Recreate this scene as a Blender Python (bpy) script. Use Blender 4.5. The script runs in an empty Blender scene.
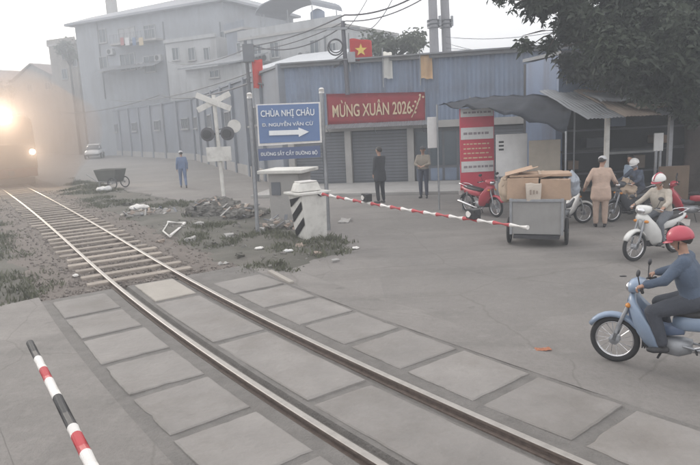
import bpy, bmesh, math, random
import numpy as np
from mathutils import Vector, Matrix, noise
random.seed(11)
R = math.radians
scene = bpy.context.scene
C = scene.collection

# ------------------------------------------------------------------ camera
F_PX, PITCH, ROLL, CAM_H = 612.8, 0.1797, 0.0477, 2.65      # photo is 700 x 465
cp, sp, cr, sr = math.cos(PITCH), math.sin(PITCH), math.cos(ROLL), math.sin(ROLL)
FWD = Vector((0, cp, -sp)); DOWN0 = Vector((0, -sp, -cp)); RIGHT0 = Vector((1, 0, 0))
CRIGHT = RIGHT0 * cr + DOWN0 * sr
CDOWN = RIGHT0 * -sr + DOWN0 * cr
cam_d = bpy.data.cameras.new('camera'); cam = bpy.data.objects.new('camera', cam_d); C.objects.link(cam)
m = Matrix.Identity(4)
for i in range(3):
    m[i][0] = CRIGHT[i]; m[i][1] = -CDOWN[i]; m[i][2] = -FWD[i]
m[2][3] = CAM_H
cam.matrix_world = m
cam_d.sensor_width = 36; cam_d.lens = 36 * F_PX / 700; cam_d.clip_end = 2000; cam_d.clip_start = .05
scene.camera = cam

# ------------------------------------------------------------------ world, sun, exposure
SUN_AZ, SUN_EL = R(-40), R(17)       # azimuth from +Y towards +X ; hazy low sun beyond the train
w = bpy.data.worlds.new('World'); scene.world = w; w.use_nodes = True
nt = w.node_tree; nt.nodes.clear()
sky = nt.nodes.new('ShaderNodeTexSky'); sky.sky_type = 'NISHITA'; sky.sun_disc = False
sky.sun_elevation = SUN_EL; sky.sun_rotation = SUN_AZ
sky.air_density = 1.0; sky.dust_density = 6.0; sky.ozone_density = 1.0
hs = nt.nodes.new('ShaderNodeHueSaturation'); hs.inputs['Saturation'].default_value = .55
mx = nt.nodes.new('ShaderNodeMix'); mx.data_type = 'RGBA'; mx.inputs['Factor'].default_value = .66
mx.inputs['B'].default_value = (19.2, 18.8, 18.5, 1)      # even white overcast veil over the sky
bg = nt.nodes.new('ShaderNodeBackground'); bg.inputs['Strength'].default_value = .12
ow = nt.nodes.new('ShaderNodeOutputWorld')
L_ = nt.links.new
L_(sky.outputs[0], hs.inputs['Color']); L_(hs.outputs[0], mx.inputs['A']); L_(mx.outputs['Result'], bg.inputs['Color']); L_(bg.outputs[0], ow.inputs[0])
sun_d = bpy.data.lights.new('sun', 'SUN'); sun_d.energy = 1.2; sun_d.angle = R(12); sun_d.color = (1, .93, .84)
sun = bpy.data.objects.new('sun', sun_d); C.objects.link(sun)
sun.rotation_euler = Vector((-math.sin(SUN_AZ) * math.cos(SUN_EL), -math.cos(SUN_AZ) * math.cos(SUN_EL), -math.sin(SUN_EL))).to_track_quat('-Z', 'Y').to_euler()
scene.view_settings.view_transform = 'Standard'; scene.view_settings.look = 'None'
scene.view_settings.exposure = .07; scene.view_settings.gamma = 1; scene.view_settings.use_curve_mapping = False
scene.render.engine = 'CYCLES'
scene.cycles.use_denoising = True
scene.cycles.max_bounces = 6; scene.cycles.volume_bounces = 0

# ------------------------------------------------------------------ pixel helpers
def ray(u, v):
    return FWD + CRIGHT * ((u - 350) / F_PX) + CDOWN * ((v - 232.5) / F_PX)
def G(u, v, z=0.0):
    d = ray(u, v); t = (z - CAM_H) / d.z
    return Vector((d.x * t, d.y * t, z))
def AT(u, v, Y):
    d = ray(u, v); t = Y / d.y
    return Vector((d.x * t, Y, CAM_H + d.z * t))
def Z_AT(u, v, p):                     # height seen at pixel above ground point p
    d = ray(u, v); t = math.hypot(p[0], p[1]) / math.hypot(d.x, d.y)
    return CAM_H + d.z * t

# ------------------------------------------------------------------ materials
MATS = {}
def mat(name, col, rough=.8, var=.12, scale=6, bump=.0, metal=0., col2=None, dirt=0., wave=None, coat=0., rand=0., streak=0.):
    if name in MATS: return MATS[name]
    M = bpy.data.materials.new(name); M.use_nodes = True; n = M.node_tree.nodes; l = M.node_tree.links.new
    b = n['Principled BSDF']; b.inputs['Roughness'].default_value = rough; b.inputs['Metallic'].default_value = metal
    if coat: b.inputs['Coat Weight'].default_value = coat; b.inputs['Coat Roughness'].default_value = .2
    tc = n.new('ShaderNodeTexCoord')
    nz = n.new('ShaderNodeTexNoise'); nz.inputs['Scale'].default_value = scale; nz.inputs['Detail'].default_value = 7; nz.inputs['Roughness'].default_value = .62
    l(tc.outputs['Object'], nz.inputs['Vector'])
    ramp = n.new('ShaderNodeMapRange'); ramp.inputs[1].default_value = .3; ramp.inputs[2].default_value = .7
    l(nz.outputs['Fac'], ramp.inputs[0])
    mixn = n.new('ShaderNodeMix'); mixn.data_type = 'RGBA'
    c2 = col2 or tuple(min(1, c * (1 + var)) for c in col)
    c1 = col if col2 else tuple(c * (1 - var) for c in col)
    mixn.inputs['A'].default_value = (*c1, 1); mixn.inputs['B'].default_value = (*c2, 1)
    l(ramp.outputs[0], mixn.inputs['Factor'])
    out = mixn.outputs['Result']
    if dirt:
        n2 = n.new('ShaderNodeTexNoise'); n2.inputs['Scale'].default_value = scale * .37; n2.inputs['Detail'].default_value = 9; n2.inputs['Roughness'].default_value = .7
        l(tc.outputs['Object'], n2.inputs['Vector'])
        r2 = n.new('ShaderNodeMapRange'); r2.inputs[1].default_value = .48; r2.inputs[2].default_value = .72; r2.inputs[4].default_value = dirt
        l(n2.outputs['Fac'], r2.inputs[0])
        m2 = n.new('ShaderNodeMix'); m2.data_type = 'RGBA'; m2.inputs['B'].default_value = (.13, .115, .1, 1)
        l(r2.outputs[0], m2.inputs['Factor']); l(out, m2.inputs['A']); out = m2.outputs['Result']
    if streak:
        mp = n.new('ShaderNodeMapping'); mp.inputs['Scale'].default_value = (.8, .8, .1); l(tc.outputs['Object'], mp.inputs['Vector'])
        n5 = n.new('ShaderNodeTexNoise'); n5.inputs['Scale'].default_value = 2.2; n5.inputs['Detail'].default_value = 8; n5.inputs['Roughness'].default_value = .65; l(mp.outputs[0], n5.inputs['Vector'])
        r5 = n.new('ShaderNodeMapRange'); r5.inputs[1].default_value = .47; r5.inputs[2].default_value = .7; r5.inputs[4].default_value = streak; l(n5.outputs['Fac'], r5.inputs[0])
        m5 = n.new('ShaderNodeMix'); m5.data_type = 'RGBA'; m5.inputs['B'].default_value = (.1, .095, .09, 1); l(r5.outputs[0], m5.inputs['Factor']); l(out, m5.inputs['A']); out = m5.outputs['Result']
    l(out, b.inputs['Base Color'])
    rr = n.new('ShaderNodeMapRange'); rr.inputs[3].default_value = max(.05, rough - .1); rr.inputs[4].default_value = min(1, rough + .12)
    l(nz.outputs['Fac'], rr.inputs[0]); l(rr.outputs[0], b.inputs['Roughness'])
    if bump:
        bp = n.new('ShaderNodeBump'); bp.inputs['Strength'].default_value = min(1, bump); bp.inputs['Distance'].default_value = .02
        n3 = n.new('ShaderNodeTexNoise'); n3.inputs['Scale'].default_value = scale * 9; n3.inputs['Detail'].default_value = 6
        l(tc.outputs['Object'], n3.inputs['Vector']); l(n3.outputs['Fac'], bp.inputs['Height']); l(bp.outputs[0], b.inputs['Normal'])
    if rand:
        oi = n.new('ShaderNodeObjectInfo'); rm = n.new('ShaderNodeMapRange'); rm.inputs[3].default_value = 1 - rand; rm.inputs[4].default_value = 1 + rand * .6
        l(oi.outputs['Random'], rm.inputs[0]); vm = n.new('ShaderNodeVectorMath'); vm.operation = 'SCALE'; l(out, vm.inputs[0]); l(rm.outputs[0], vm.inputs['Scale']); l(vm.outputs[0], b.inputs['Base Color'])
    MATS[name] = M
    return M
def emit(name, col, strength):
    if name in MATS: return MATS[name]
    M = bpy.data.materials.new(name); M.use_nodes = True
    b = M.node_tree.nodes['Principled BSDF']; b.inputs['Base Color'].default_value = (*col, 1)
    b.inputs['Emission Color'].default_value = (*col, 1); b.inputs['Emission Strength'].default_value = strength
    MATS[name] = M; return M
def glass(name, col=(.08, .1, .12)):
    return mat(name, col, rough=.12, var=.05)

def ground_material():
    M = bpy.data.materials.new('dusty_asphalt'); M.use_nodes = True; n = M.node_tree.nodes; l = M.node_tree.links.new
    b = n['Principled BSDF']; tc = n.new('ShaderNodeTexCoord')
    def nz(s, d=8, r=.6):
        a = n.new('ShaderNodeTexNoise'); a.inputs['Scale'].default_value = s; a.inputs['Detail'].default_value = d; a.inputs['Roughness'].default_value = r
        l(tc.outputs['Object'], a.inputs['Vector']); return a.outputs['Fac']
    def rng(x, a, b_, c=0., d=1.):
        r = n.new('ShaderNodeMapRange'); r.inputs[1].default_value = a; r.inputs[2].default_value = b_; r.inputs[3].default_value = c; r.inputs[4].default_value = d
        l(x, r.inputs[0]); return r.outputs[0]
    def mixc(fac, A, B):
        x = n.new('ShaderNodeMix'); x.data_type = 'RGBA'; l(fac, x.inputs['Factor'])
        for k, v in (('A', A), ('B', B)):
            if isinstance(v, tuple): x.inputs[k].default_value = (*v, 1)
            else: l(v, x.inputs[k])
        return x.outputs['Result']
    c = mixc(rng(nz(.35), .35, .65), (.175, .163, .155), (.24, .223, .212))
    c = mixc(rng(nz(1.1, 10, .72), .47, .75, 0, .6), c, (.15, .14, .132))      # old stains
    c = mixc(rng(nz(90, 2), .45, .75, 0, .35), c, (.155, .148, .144))            # aggregate
    mp = n.new('ShaderNodeMapping'); mp.inputs['Rotation'].default_value = (0, 0, R(-128)); mp.inputs['Scale'].default_value = (.12, 1.5, 1); l(tc.outputs['Object'], mp.inputs['Vector'])
    tn = n.new('ShaderNodeTexNoise'); tn.inputs['Scale'].default_value = 1.3; tn.inputs['Detail'].default_value = 5; l(mp.outputs[0], tn.inputs['Vector'])
    c = mixc(rng(tn.outputs['Fac'], .5, .68, 0, .5), c, (.13, .122, .115))      # worn wheel paths
    pv_ = n.new('ShaderNodeTexVoronoi'); pv_.inputs['Scale'].default_value = .33; pv_.distance = 'CHEBYCHEV'; l(tc.outputs['Object'], pv_.inputs['Vector'])
    sx_ = n.new('ShaderNodeSeparateColor'); l(pv_.outputs['Color'], sx_.inputs[0])
    c = mixc(rng(sx_.outputs[0], .72, .74, 0, .3), c, (.135, .128, .122))       # patched repairs
    c = mixc(rng(nz(3.3, 3, .5), .66, .72, 0, .5), c, (.1, .094, .09))          # oil spots
    c = mixc(rng(nz(160, 2), .5, .72, 0, .4), c, (.29, .275, .26))              # pale grit
    c = mixc(rng(nz(26, 4, .7), .46, .7, 0, .45), c, (.125, .118, .112))
    c = mixc(rng(nz(7, 6, .7), .5, .72, 0, .35), c, (.27, .255, .24))
    v = n.new('ShaderNodeTexVoronoi'); v.feature = 'DISTANCE_TO_EDGE'; v.inputs['Scale'].default_value = .42
    wp = n.new('ShaderNodeMix'); wp.data_type = 'VECTOR'; wp.inputs['Factor'].default_value = .16
    n4 = n.new('ShaderNodeTexNoise'); n4.inputs['Scale'].default_value = 2.2; n4.inputs['Detail'].default_value = 6
    l(tc.outputs['Object'], n4.inputs['Vector']); l(tc.outputs['Object'], wp.inputs['A']); l(n4.outputs['Color'], wp.inputs['B']); l(wp.outputs['Result'], v.inputs['Vector'])
    crack = rng(v.outputs['Distance'], .0, .006, .5, 0)
    c = mixc(crack, c, (.12, .11, .1))
    l(c, b.inputs['Base Color']); l(rng(nz(1.7), .3, .7, .78, .95), b.inputs['Roughness'])
    bp = n.new('ShaderNodeBump'); bp.inputs['Strength'].default_value = .6; bp.inputs['Distance'].default_value = .012
    l(nz(60, 4), bp.inputs['Height']); l(bp.outputs[0], b.inputs['Normal'])
    return M

# ------------------------------------------------------------------ mesh helpers
def obj(name, bm, material, parent=None, smooth=False, bevel=0.):
    if bevel:
        bmesh.ops.bevel(bm, geom=[e for e in bm.edges if len(e.link_faces) == 2 and e.calc_face_angle() > .5], offset=bevel, segments=2, affect='EDGES', profile=.6)
    me = bpy.data.meshes.new(name); bm.to_mesh(me); bm.free()
    for mm in (material if isinstance(material, (list, tuple)) else [material]): me.materials.append(mm)
    if smooth: me.shade_smooth()
    o = bpy.data.objects.new(name, me); C.objects.link(o)
    if parent is not None: o.parent = parent
    return o
def tag(o, label=None, cat=None, group=None, kind=None):
    if label: o['label'] = label
    if cat: o['category'] = cat
    if group: o['group'] = group
    if kind: o['kind'] = kind
    return o
def thing(name, label, cat, loc=(0, 0, 0), rz=0., group=None, sc=1.):
    o = bpy.data.objects.new(name, None); C.objects.link(o); o.empty_display_size = .1
    o.location = loc; o.rotation_euler = (0, 0, rz); o.scale = (sc, sc, sc)
    return tag(o, label, cat, group)
def B(): return bmesh.new()
def box(bm, size, loc=(0, 0, 0), rot=None, top=1.):
    r = bmesh.ops.create_cube(bm, size=1)['verts']
    for v in r:
        if top != 1 and v.co.z > 0: v.co.x *= top; v.co.y *= top
    M = Matrix.Translation(Vector(loc)) @ (rot.to_4x4() if rot is not None else Matrix.Identity(4)) @ Matrix.Diagonal((*size, 1))
    bmesh.ops.transform(bm, matrix=M, verts=r)
    return r
def boxo(name, size, loc, material, parent=None, rot=None, bevel=0., top=1.):
    bm = B(); box(bm, size, loc, rot, top); return obj(name, bm, material, parent, bevel=bevel)
def ring_frame(d):
    d = d.normalized(); a = Vector((0, 0, 1)) if abs(d.z) < .95 else Vector((0, 1, 0))
    x = d.cross(a).normalized(); y = x.cross(d).normalized(); return x, y
def tube(bm, pts, rad, seg=8, cap=True):
    pts = [Vector(p) for p in pts]; rings = []
    if not isinstance(rad, (list, tuple)): rad = [rad] * len(pts)
    px = None
    for i, p in enumerate(pts):
        d = (pts[min(i + 1, len(pts) - 1)] - pts[max(i - 1, 0)])
        if px is None: x, y = ring_frame(d)
        else:
            dn = d.normalized(); x = (px - dn * px.dot(dn)).normalized(); y = dn.cross(x)
        px = x
        rings.append([bm.verts.new(p + (x * math.cos(a) + y * math.sin(a)) * rad[i]) for a in [2 * math.pi * k / seg for k in range(seg)]])
    for a, b in zip(rings, rings[1:]):
        for k in range(seg): bm.faces.new((a[k], a[(k + 1) % seg], b[(k + 1) % seg], b[k]))
    if cap:
        bm.faces.new(rings[0][::-1]); bm.faces.new(rings[-1])
    return rings
def loft(bm, secs, cap=True):
    rings = [[bm.verts.new(Vector(p)) for p in s] for s in secs]; n = len(rings[0])
    for a, b in zip(rings, rings[1:]):
        for k in range(n): bm.faces.new((a[k], a[(k + 1) % n], b[(k + 1) % n], b[k]))
    if cap: bm.faces.new(rings[0][::-1]); bm.faces.new(rings[-1])
    bmesh.ops.recalc_face_normals(bm, faces=bm.faces[:])
def sec(x, z, hw, hh, n=12, e=.75, tilt=0.):       # superellipse section in the YZ plane at x
    out = []
    for k in range(n):
        a = 2 * math.pi * k / n; c, s = math.cos(a), math.sin(a)
        yy = math.copysign(abs(c) ** e, c) * hw; zz = math.copysign(abs(s) ** e, s) * hh
        out.append((x - zz * math.sin(tilt), yy, z + zz * math.cos(tilt)))
    return out
def prism(bm, poly, y0, y1, axis='y'):             # polygon in XZ (or XY) extruded
    f = (lambda p, t: (p[0], t, p[1])) if axis == 'y' else (lambda p, t: (p[0], p[1], t)) if axis == 'z' else (lambda p, t: (t, p[0], p[1]))
    a = [bm.verts.new(f(p, y0)) for p in poly]; b = [bm.verts.new(f(p, y1)) for p in poly]; n = len(poly)
    bm.faces.new(a); bm.faces.new(b[::-1])
    for k in range(n): bm.faces.new((a[k], b[k], b[(k + 1) % n], a[(k + 1) % n]))
    bmesh.ops.recalc_face_normals(bm, faces=bm.faces[:])
def torus(bm, Rr, r, seg=32, rs=8, c=(0, 0, 0), axis='y', flat=1.):
    vs = []
    for i in range(seg):
        a = 2 * math.pi * i / seg; row = []
        for j in range(rs):
            b = 2 * math.pi * j / rs; q = Rr + r * math.cos(b); h = r * math.sin(b) * flat
            p = (q * math.cos(a), h, q * math.sin(a)) if axis == 'y' else (q * math.cos(a), q * math.sin(a), h) if axis == 'z' else (h, q * math.cos(a), q * math.sin(a))
            row.append(bm.verts.new(Vector(p) + Vector(c)))
        vs.append(row)
    for i in range(seg):
        for j in range(rs):
            bm.faces.new((vs[i][j], vs[(i + 1) % seg][j], vs[(i + 1) % seg][(j + 1) % rs], vs[i][(j + 1) % rs]))
def ball(bm, c, rx, ry=None, rz=None, sub=2):
    ry = ry or rx; rz = rz or rx
    r = bmesh.ops.create_icosphere(bm, subdivisions=sub, radius=1)['verts']
    bmesh.ops.transform(bm, matrix=Matrix.Translation(Vector(c)) @ Matrix.Diagonal((rx, ry, rz, 1)), verts=r); return r
def corrugated(bm, w, h, pitch=.12, amp=.018, nz=1, t=.004, jitter=0.):
    """sheet in local XZ, ridges vertical, thickness t towards +y"""
    n = max(4, int(w / pitch * 4)); 
    for side in (0, 1):
        pass
    front = []; back = []
    for j in range(nz + 1):
        z = h * j / nz; fr = []; bk = []
        for i in range(n + 1):
            x = w * i / n; y = amp * math.sin(2 * math.pi * x / pitch) + jitter * noise.noise(Vector((x * 2, z * 2, w)))
            fr.append(bm.verts.new((x, y, z))); bk.append(bm.verts.new((x, y + t, z)))
        front.append(fr); back.append(bk)
    for j in range(nz):
        for i in range(n):
            bm.faces.new((front[j][i], front[j][i + 1], front[j + 1][i + 1], front[j + 1][i]))
            bm.faces.new((back[j][i + 1], back[j][i], back[j + 1][i], back[j + 1][i + 1]))
    for i in range(n):
        bm.faces.new((front[0][i + 1], front[0][i], back[0][i], back[0][i + 1])); bm.faces.new((front[nz][i], front[nz][i + 1], back[nz][i + 1], back[nz][i]))
def text_obj(body, size, material, parent, loc, rot, ext=.004, align='CENTER', width=None, height=None):
    cu = bpy.data.curves.new('lettering', 'FONT'); cu.body = body; cu.size = size; cu.align_x = align; cu.align_y = 'CENTER'; cu.extrude = ext
    cu.offset = size * .012
    to = bpy.data.objects.new('tmp_text', cu); C.objects.link(to); bpy.context.view_layer.update()
    me = bpy.data.meshes.new_from_object(to.evaluated_get(bpy.context.evaluated_depsgraph_get()))
    bpy.data.objects.remove(to)
    xs = [v.co.x for v in me.vertices] or [0]; zs = [v.co.y for v in me.vertices] or [0]
    sx = width / (max(xs) - min(xs)) if width else 1; sy = height / (max(zs) - min(zs)) if height else 1
    mxx = (max(xs) + min(xs)) / 2; mzz = (max(zs) + min(zs)) / 2
    for v in me.vertices: v.co.x = (v.co.x - mxx) * sx; v.co.y = (v.co.y - mzz) * sy
    me.materials.clear(); me.materials.append(material)
    o = bpy.data.objects.new('lettering', me); C.objects.link(o); o.parent = parent; o.location = loc; o.rotation_euler = rot
    return o

# ------------------------------------------------------------------ shared materials
M_ground = ground_material()
M_slab = mat('worn_concrete_slab', (.228, .215, .205), .85, .14, 1.9, .6, dirt=.6, rand=.1)
M_slab2 = mat('pale_concrete_slab', (.34, .315, .285), .85, .1, 2.6, .5, dirt=.15)
M_fill = mat('asphalt_fill', (.152, .144, .137), .92, .2, 5, .8, dirt=.2)
M_rail_side = mat('rusty_steel', (.13, .1, .085), .75, .3, 18, .4)
M_rail_top = mat('worn_rail_steel', (.34, .32, .3), .45, .15, 12, metal=.5)
M_sleeper = mat('concrete_sleeper', (.31, .27, .235), .9, .18, 4, .6, dirt=.5, rand=.25)
M_dirt = mat('trodden_dirt', (.07, .07, .056), .97, .3, .7, 1., col2=(.125, .116, .103))
M_ballast = mat('ballast_stone', (.2, .175, .158), .95, .3, 9, .8)
M_grass = mat('dusty_grass', (.12, .125, .085), .9, .25, 2)
M_white = mat('dirty_white_paint', (.64, .63, .6), .65, .08, 5, .2, dirt=.5)
M_black = mat('black_paint', (.03, .03, .033), .6, .3, 9)
M_red = mat('red_paint', (.44, .06, .07), .55, .12, 9, dirt=.15)
M_bandw = mat('white_band_paint', (.72, .7, .68), .55, .06, 9, dirt=.15)
M_steel = mat('grey_galvanised_steel', (.3, .31, .33), .5, .15, 10, metal=.5)
M_dark = mat('dark_steel', (.05, .05, .055), .55, .25, 10, metal=.3)
M_rubber = mat('tyre_rubber', (.028, .028, .03), .85, .2, 20)
M_chrome = mat('chrome', (.62, .62, .64), .18, .04, 8, metal=1.)
M_conc = mat('rendered_concrete', (.36, .35, .34), .88, .1, 1.3, .4, dirt=.4)
M_bluewall = mat('blue_grey_sheet', (.165, .215, .32), .6, .12, 1.2, .1, dirt=.35, streak=.45)
M_bluewall2 = mat('faded_blue_sheet', (.19, .24, .335), .6, .12, 1.4, .1, dirt=.4, streak=.25)
M_greywall = mat('grey_factory_render', (.21, .235, .28), .9, .1, .8, .3, dirt=.35, streak=.25)
M_greywall2 = mat('pale_factory_render', (.225, .245, .285), .9, .1, .9, .3, dirt=.4, streak=.25)
M_shut = mat('shutter_grey', (.13, .14, .16), .6, .15, 2, .1, dirt=.45, streak=.3)
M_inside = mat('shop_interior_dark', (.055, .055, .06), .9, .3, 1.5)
M_glassd = glass('dark_window_glass')
M_cream = mat('cream_wall', (.3, .275, .25), .9, .1, .9, .2, dirt=.45, streak=.6)
M_palew = mat('pale_blue_render', (.285, .305, .335), .9, .14, .4, .2, dirt=.45, streak=.32)
M_whitew = mat('white_render', (.40, .41, .42), .9, .1, .5, .2, dirt=.45, streak=.35)
M_tin = mat('weathered_tin', (.22, .23, .25), .6, .2, 1.5, .1, metal=.2, dirt=.6)
M_rust = mat('rusty_tin', (.3, .24, .2), .75, .25, 2.5, .2, dirt=.3)
M_card = mat('brown_cardboard', (.40, .28, .2), .85, .1, 5, .1, dirt=.15)
M_tanpaper = mat('tan_sacking', (.42, .33, .25), .9, .12, 12, .4)
M_wire = mat('black_cable', (.07, .07, .08), .7, .2, 4)
M_skin = mat('skin', (.36, .21, .15), .55, .06, 15)
M_hair = mat('black_hair', (.02, .018, .017), .5, .3, 40)
M_cart = mat('grey_painted_sheet', (.27, .265, .26), .6, .08, 3, .1, dirt=.3)

# ------------------------------------------------------------------ track centre line
def _track():
    s = np.linspace(-9, 60, 1381); ds = s[1] - s[0]
    wgt = np.clip((s - 4) / 8, 0, 1); kk = .0133 * (1 - wgt) - .0015 * wgt
    i0 = int(np.argmin(abs(s))); cum = np.cumsum(kk) * ds; cum -= cum[i0]
    hd = .6598 - cum
    x = np.cumsum(-np.sin(hd)) * ds; y = np.cumsum(np.cos(hd)) * ds
    return s, x + .4872 - x[i0], y + 4.7 - y[i0], hd
TS, TX, TY, TH = _track()
def TR(s, d, z=0.):
    x = float(np.interp(s, TS, TX)); y = float(np.interp(s, TS, TY)); h = float(np.interp(s, TS, TH))
    return Vector((x + d * math.cos(h), y + d * math.sin(h), z))
def TANG(s):
    h = float(np.interp(s, TS, TH)); return Vector((-math.sin(h), math.cos(h), 0))
def track_sd(p):
    i = int(np.argmin((TX - p[0]) ** 2 + (TY - p[1]) ** 2)); h = TH[i]
    dx, dy = p[0] - TX[i], p[1] - TY[i]
    return TS[i] - dx * math.sin(h) + dy * math.cos(h), dx * math.cos(h) + dy * math.sin(h)

# ================================================================== SETTING
bm = B()
bmesh.ops.create_grid(bm, x_segments=60, y_segments=60, size=170)
gr = obj('ground', bm, M_ground); gr.location = (0, 120, 0); tag(gr, kind='structure')

def sheet_sd(name, s0, s1, n, prof, material, parent=None, jit=0.):
    bm = B(); rows = []
    for i in range(n + 1):
        s = s0 + (s1 - s0) * i / n
        rows.append([bm.verts.new(TR(s, d, z + jit * noise.noise(TR(s, d) * 1.7))) for d, z in prof])
    for a, b in zip(rows, rows[1:]):
        for k in range(len(prof) - 1): bm.faces.new((a[k], a[k + 1], b[k + 1], b[k]))
    bmesh.ops.recalc_face_normals(bm, faces=bm.faces[:])
    return obj(name, bm, material, parent)
CROSS_END = 6.95
prof = [(-1.72, .058), (-.64, .062), (-.615, .012), (-.41, .012), (-.385, .062), (.385, .062), (.41, .012), (.615, .012), (.64, .062), (1.74, .058)]
ap = sheet_sd('crossing_road_surface', -8.5, CROSS_END, 40, prof, M_fill, jit=.008); tag(ap, kind='structure')
for nm, pr in (('road_ramp', [(-2.7, .005), (-2.2, .035), (-1.72, .06)]), ('road_ramp.001', [(1.74, .06), (2.05, .035), (2.4, .005)])):
    o = sheet_sd(nm, -8.5, CROSS_END if pr[0][0] > 0 else CROSS_END + .3, 40, pr, M_ground); tag(o, kind='structure')
track = thing('railway_track', 'single metre-gauge railway line with rusty rails curving away to the left', 'railway', (0, 0, 0))
# rails
def rail(d):
    bm = B(); pf = [(-.05, .012), (.05, .012), (.05, .025), (.012, .032), (.012, .07), (.034, .076), (.034, .1), (.026, .106), (-.026, .106), (-.034, .1), (-.034, .076), (-.012, .07), (-.012, .032), (-.05, .025)]
    secs = []
    s = -8.8
    while s < 58:
        secs.append([TR(s, d + a, z) for a, z in pf]); s += .35 if s < 14 else .9
    loft(bm, secs)
    o = obj('rail', bm, [M_rail_side, M_rail_top], track)
    for p in o.data.polygons:
        if p.center.z > .0985 and abs(p.normal.z) > .3: p.material_index = 1
    return o
GAUGE = 1.10
rail(-GAUGE / 2); rail(GAUGE / 2)
# bed + sleepers
bed = sheet_sd('ballast_bed', CROSS_END + .02, 58, 170, [(-2.1, .003), (-1.5, .03), (-1.0, .035), (-.5, .02), (0, .025), (.5, .02), (1.0, .035), (1.5, .03), (2.1, .003)], mat('ballast_dust', (.11, .094, .083), .95, .3, 3, 1., col2=(.165, .142, .127)), track, jit=.02)
proto = None
for i in range(70):
    s = CROSS_END + .55 + i * .62
    if proto is None:
        bm = B(); box(bm, (1.85, .2, .11), (0, 0, .0)); proto = obj('sleeper', bm, M_sleeper, track, bevel=.02); o = proto
    else:
        o = proto.copy(); C.objects.link(o)
    p = TR(s, random.uniform(-.04, .04), .028 + random.uniform(-.006, .008)); t = TANG(s)
    o.location = p; o.rotation_euler = (random.uniform(-.015, .015), 0, math.atan2(t.y, t.x) - math.pi / 2 + random.uniform(-.03, .03))
# ballast stones (mass)
bm = B()
for i in range(5200):
    s = CROSS_END + .1 + 22 * random.random() ** 1.7; d = random.gauss(0, .75)
    if abs(d) > 1.7: continue
    if abs(abs(d) - .55) < .07: continue
    p = TR(s, d, random.uniform(.02, .045)); r = random.uniform(.015, .04)
    M = Matrix.Translation(p) @ Matrix.Rotation(random.uniform(0, 6), 4, Vector((random.random(), random.random(), 1)).normalized()) @ Matrix.Diagonal((r, r * random.uniform(.5, .9), r * random.uniform(.35, .7), 1))
    bmesh.ops.create_cube(bm, size=1.6, matrix=M)
o = obj('ballast_stones', bm, M_ballast, track); tag(o, kind='stuff')
# crossing slabs
def slab(s0, s1, d0, d1, material, z1=.079):
    j = lambda: random.uniform(-.012, .012)
    bm = B(); tz = random.uniform(-.004, .004); tz2 = random.uniform(-.005, .005)
    nn = 3
    bot = []; top = []
    sd0 = random.uniform(0, 90); rim = []
    def edge(a, b, n_):
        for k in range(n_): rim.append((a[0] + (b[0] - a[0]) * k / n_, a[1] + (b[1] - a[1]) * k / n_))
    cs = [(s0 + j(), d0 + j()), (s1 + j(), d0 + j()), (s1 + j(), d1 + j()), (s0 + j(), d1 + j())]
    for k in range(4): edge(cs[k], cs[(k + 1) % 4], 14)
    cm = ((s0 + s1) / 2, (d0 + d1) / 2); out_ = []
    for (a, b) in rim:                                  # chipped, slightly rounded outline
        q = .007 * noise.noise(Vector((a * 9, b * 9, sd0))) + .05 * min(0, noise.noise(Vector((a * 5.1, b * 5.1, sd0 + 7))) + .22)
        ex, ey = abs(a - cm[0]) / abs(s1 - s0) * 2, abs(b - cm[1]) / abs(d1 - d0) * 2
        if min(ex, ey) > .93: q -= .004
        L0 = math.hypot(a - cm[0], b - cm[1]); out_.append((a + (a - cm[0]) / L0 * q, b + (b - cm[1]) / L0 * q))
    hz0 = lambda a, b, dz: z1 + tz * (b - cm[1]) * 2 + tz2 * (a - cm[0]) * 2 - dz
    def ring(f, dz, zz=None):
        return [bm.verts.new(TR(cm[0] + (a - cm[0]) * f, cm[1] + (b - cm[1]) * f, zz if zz is not None else hz0(a, b, dz))) for a, b in out_]
    r0, r1, r2 = ring(1, 0, .03), ring(.99, .009), ring(.95, 0)
    for A_, B_ in ((r0, r1), (r1, r2)):
        for k in range(len(A_)): bm.faces.new((A_[k], A_[(k + 1) % len(A_)], B_[(k + 1) % len(A_)], B_[k]))
    bm.faces.new(r2)
    bmesh.ops.recalc_face_normals(bm, faces=bm.faces[:])
    o = obj('concrete_slab', bm, material, track)
    return o
sj = [5.067 + 1.005 - 1.005 * i for i in range(12)]
for a, b in zip(sj, sj[1:]): slab(b + .055, a - .055, .80, 1.66, M_slab)
sj = [6.75, 5.62, 4.52, 3.43, 2.40, 1.36, .33, -.7, -1.73, -2.76, -3.8]
for a, b in zip(sj, sj[1:]): slab(b + .055, a - .055, -1.58, -.80, M_slab)
slab(5.60, 6.85, -.30, .36, M_slab2, .084)
sj = [5.53, 3.22, 1.10, -1.05, -3.2, -5.3]
for a, b in zip(sj, sj[1:]): slab(b + .035, a - .035, -.335, .36, M_slab)

# dirt islands
def in_poly(p, poly):
    c = False; n = len(poly)
    for i in range(n):
        a, b = poly[i], poly[(i + 1) % n]
        if (a[1] > p[1]) != (b[1] > p[1]) and p[0] < (b[0] - a[0]) * (p[1] - a[1]) / (b[1] - a[1]) + a[0]: c = not c
    return c
def edge_dist(p, poly):
    best = 9e9; n = len(poly); P2 = Vector(p[:2])
    for i in range(n):
        a, b = Vector(poly[i][:2]), Vector(poly[(i + 1) % n][:2]); ab = b - a
        t = max(0, min(1, (P2 - a).dot(ab) / ab.length_squared)); best = min(best, (P2 - a - ab * t).length)
    return best
def mound_h(p, poly, hmax):
    q = Vector((p[0], p[1], 0))
    if not in_poly(p, poly): return -.02
    e = edge_dist(p, poly) + .25 * noise.noise(q * 1.3)
    return -.02 + min(1, max(0, e) / .9) * hmax * (.75 + .5 * noise.noise(q * .8)) + .035 * noise.noise(q * 3.1)
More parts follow.
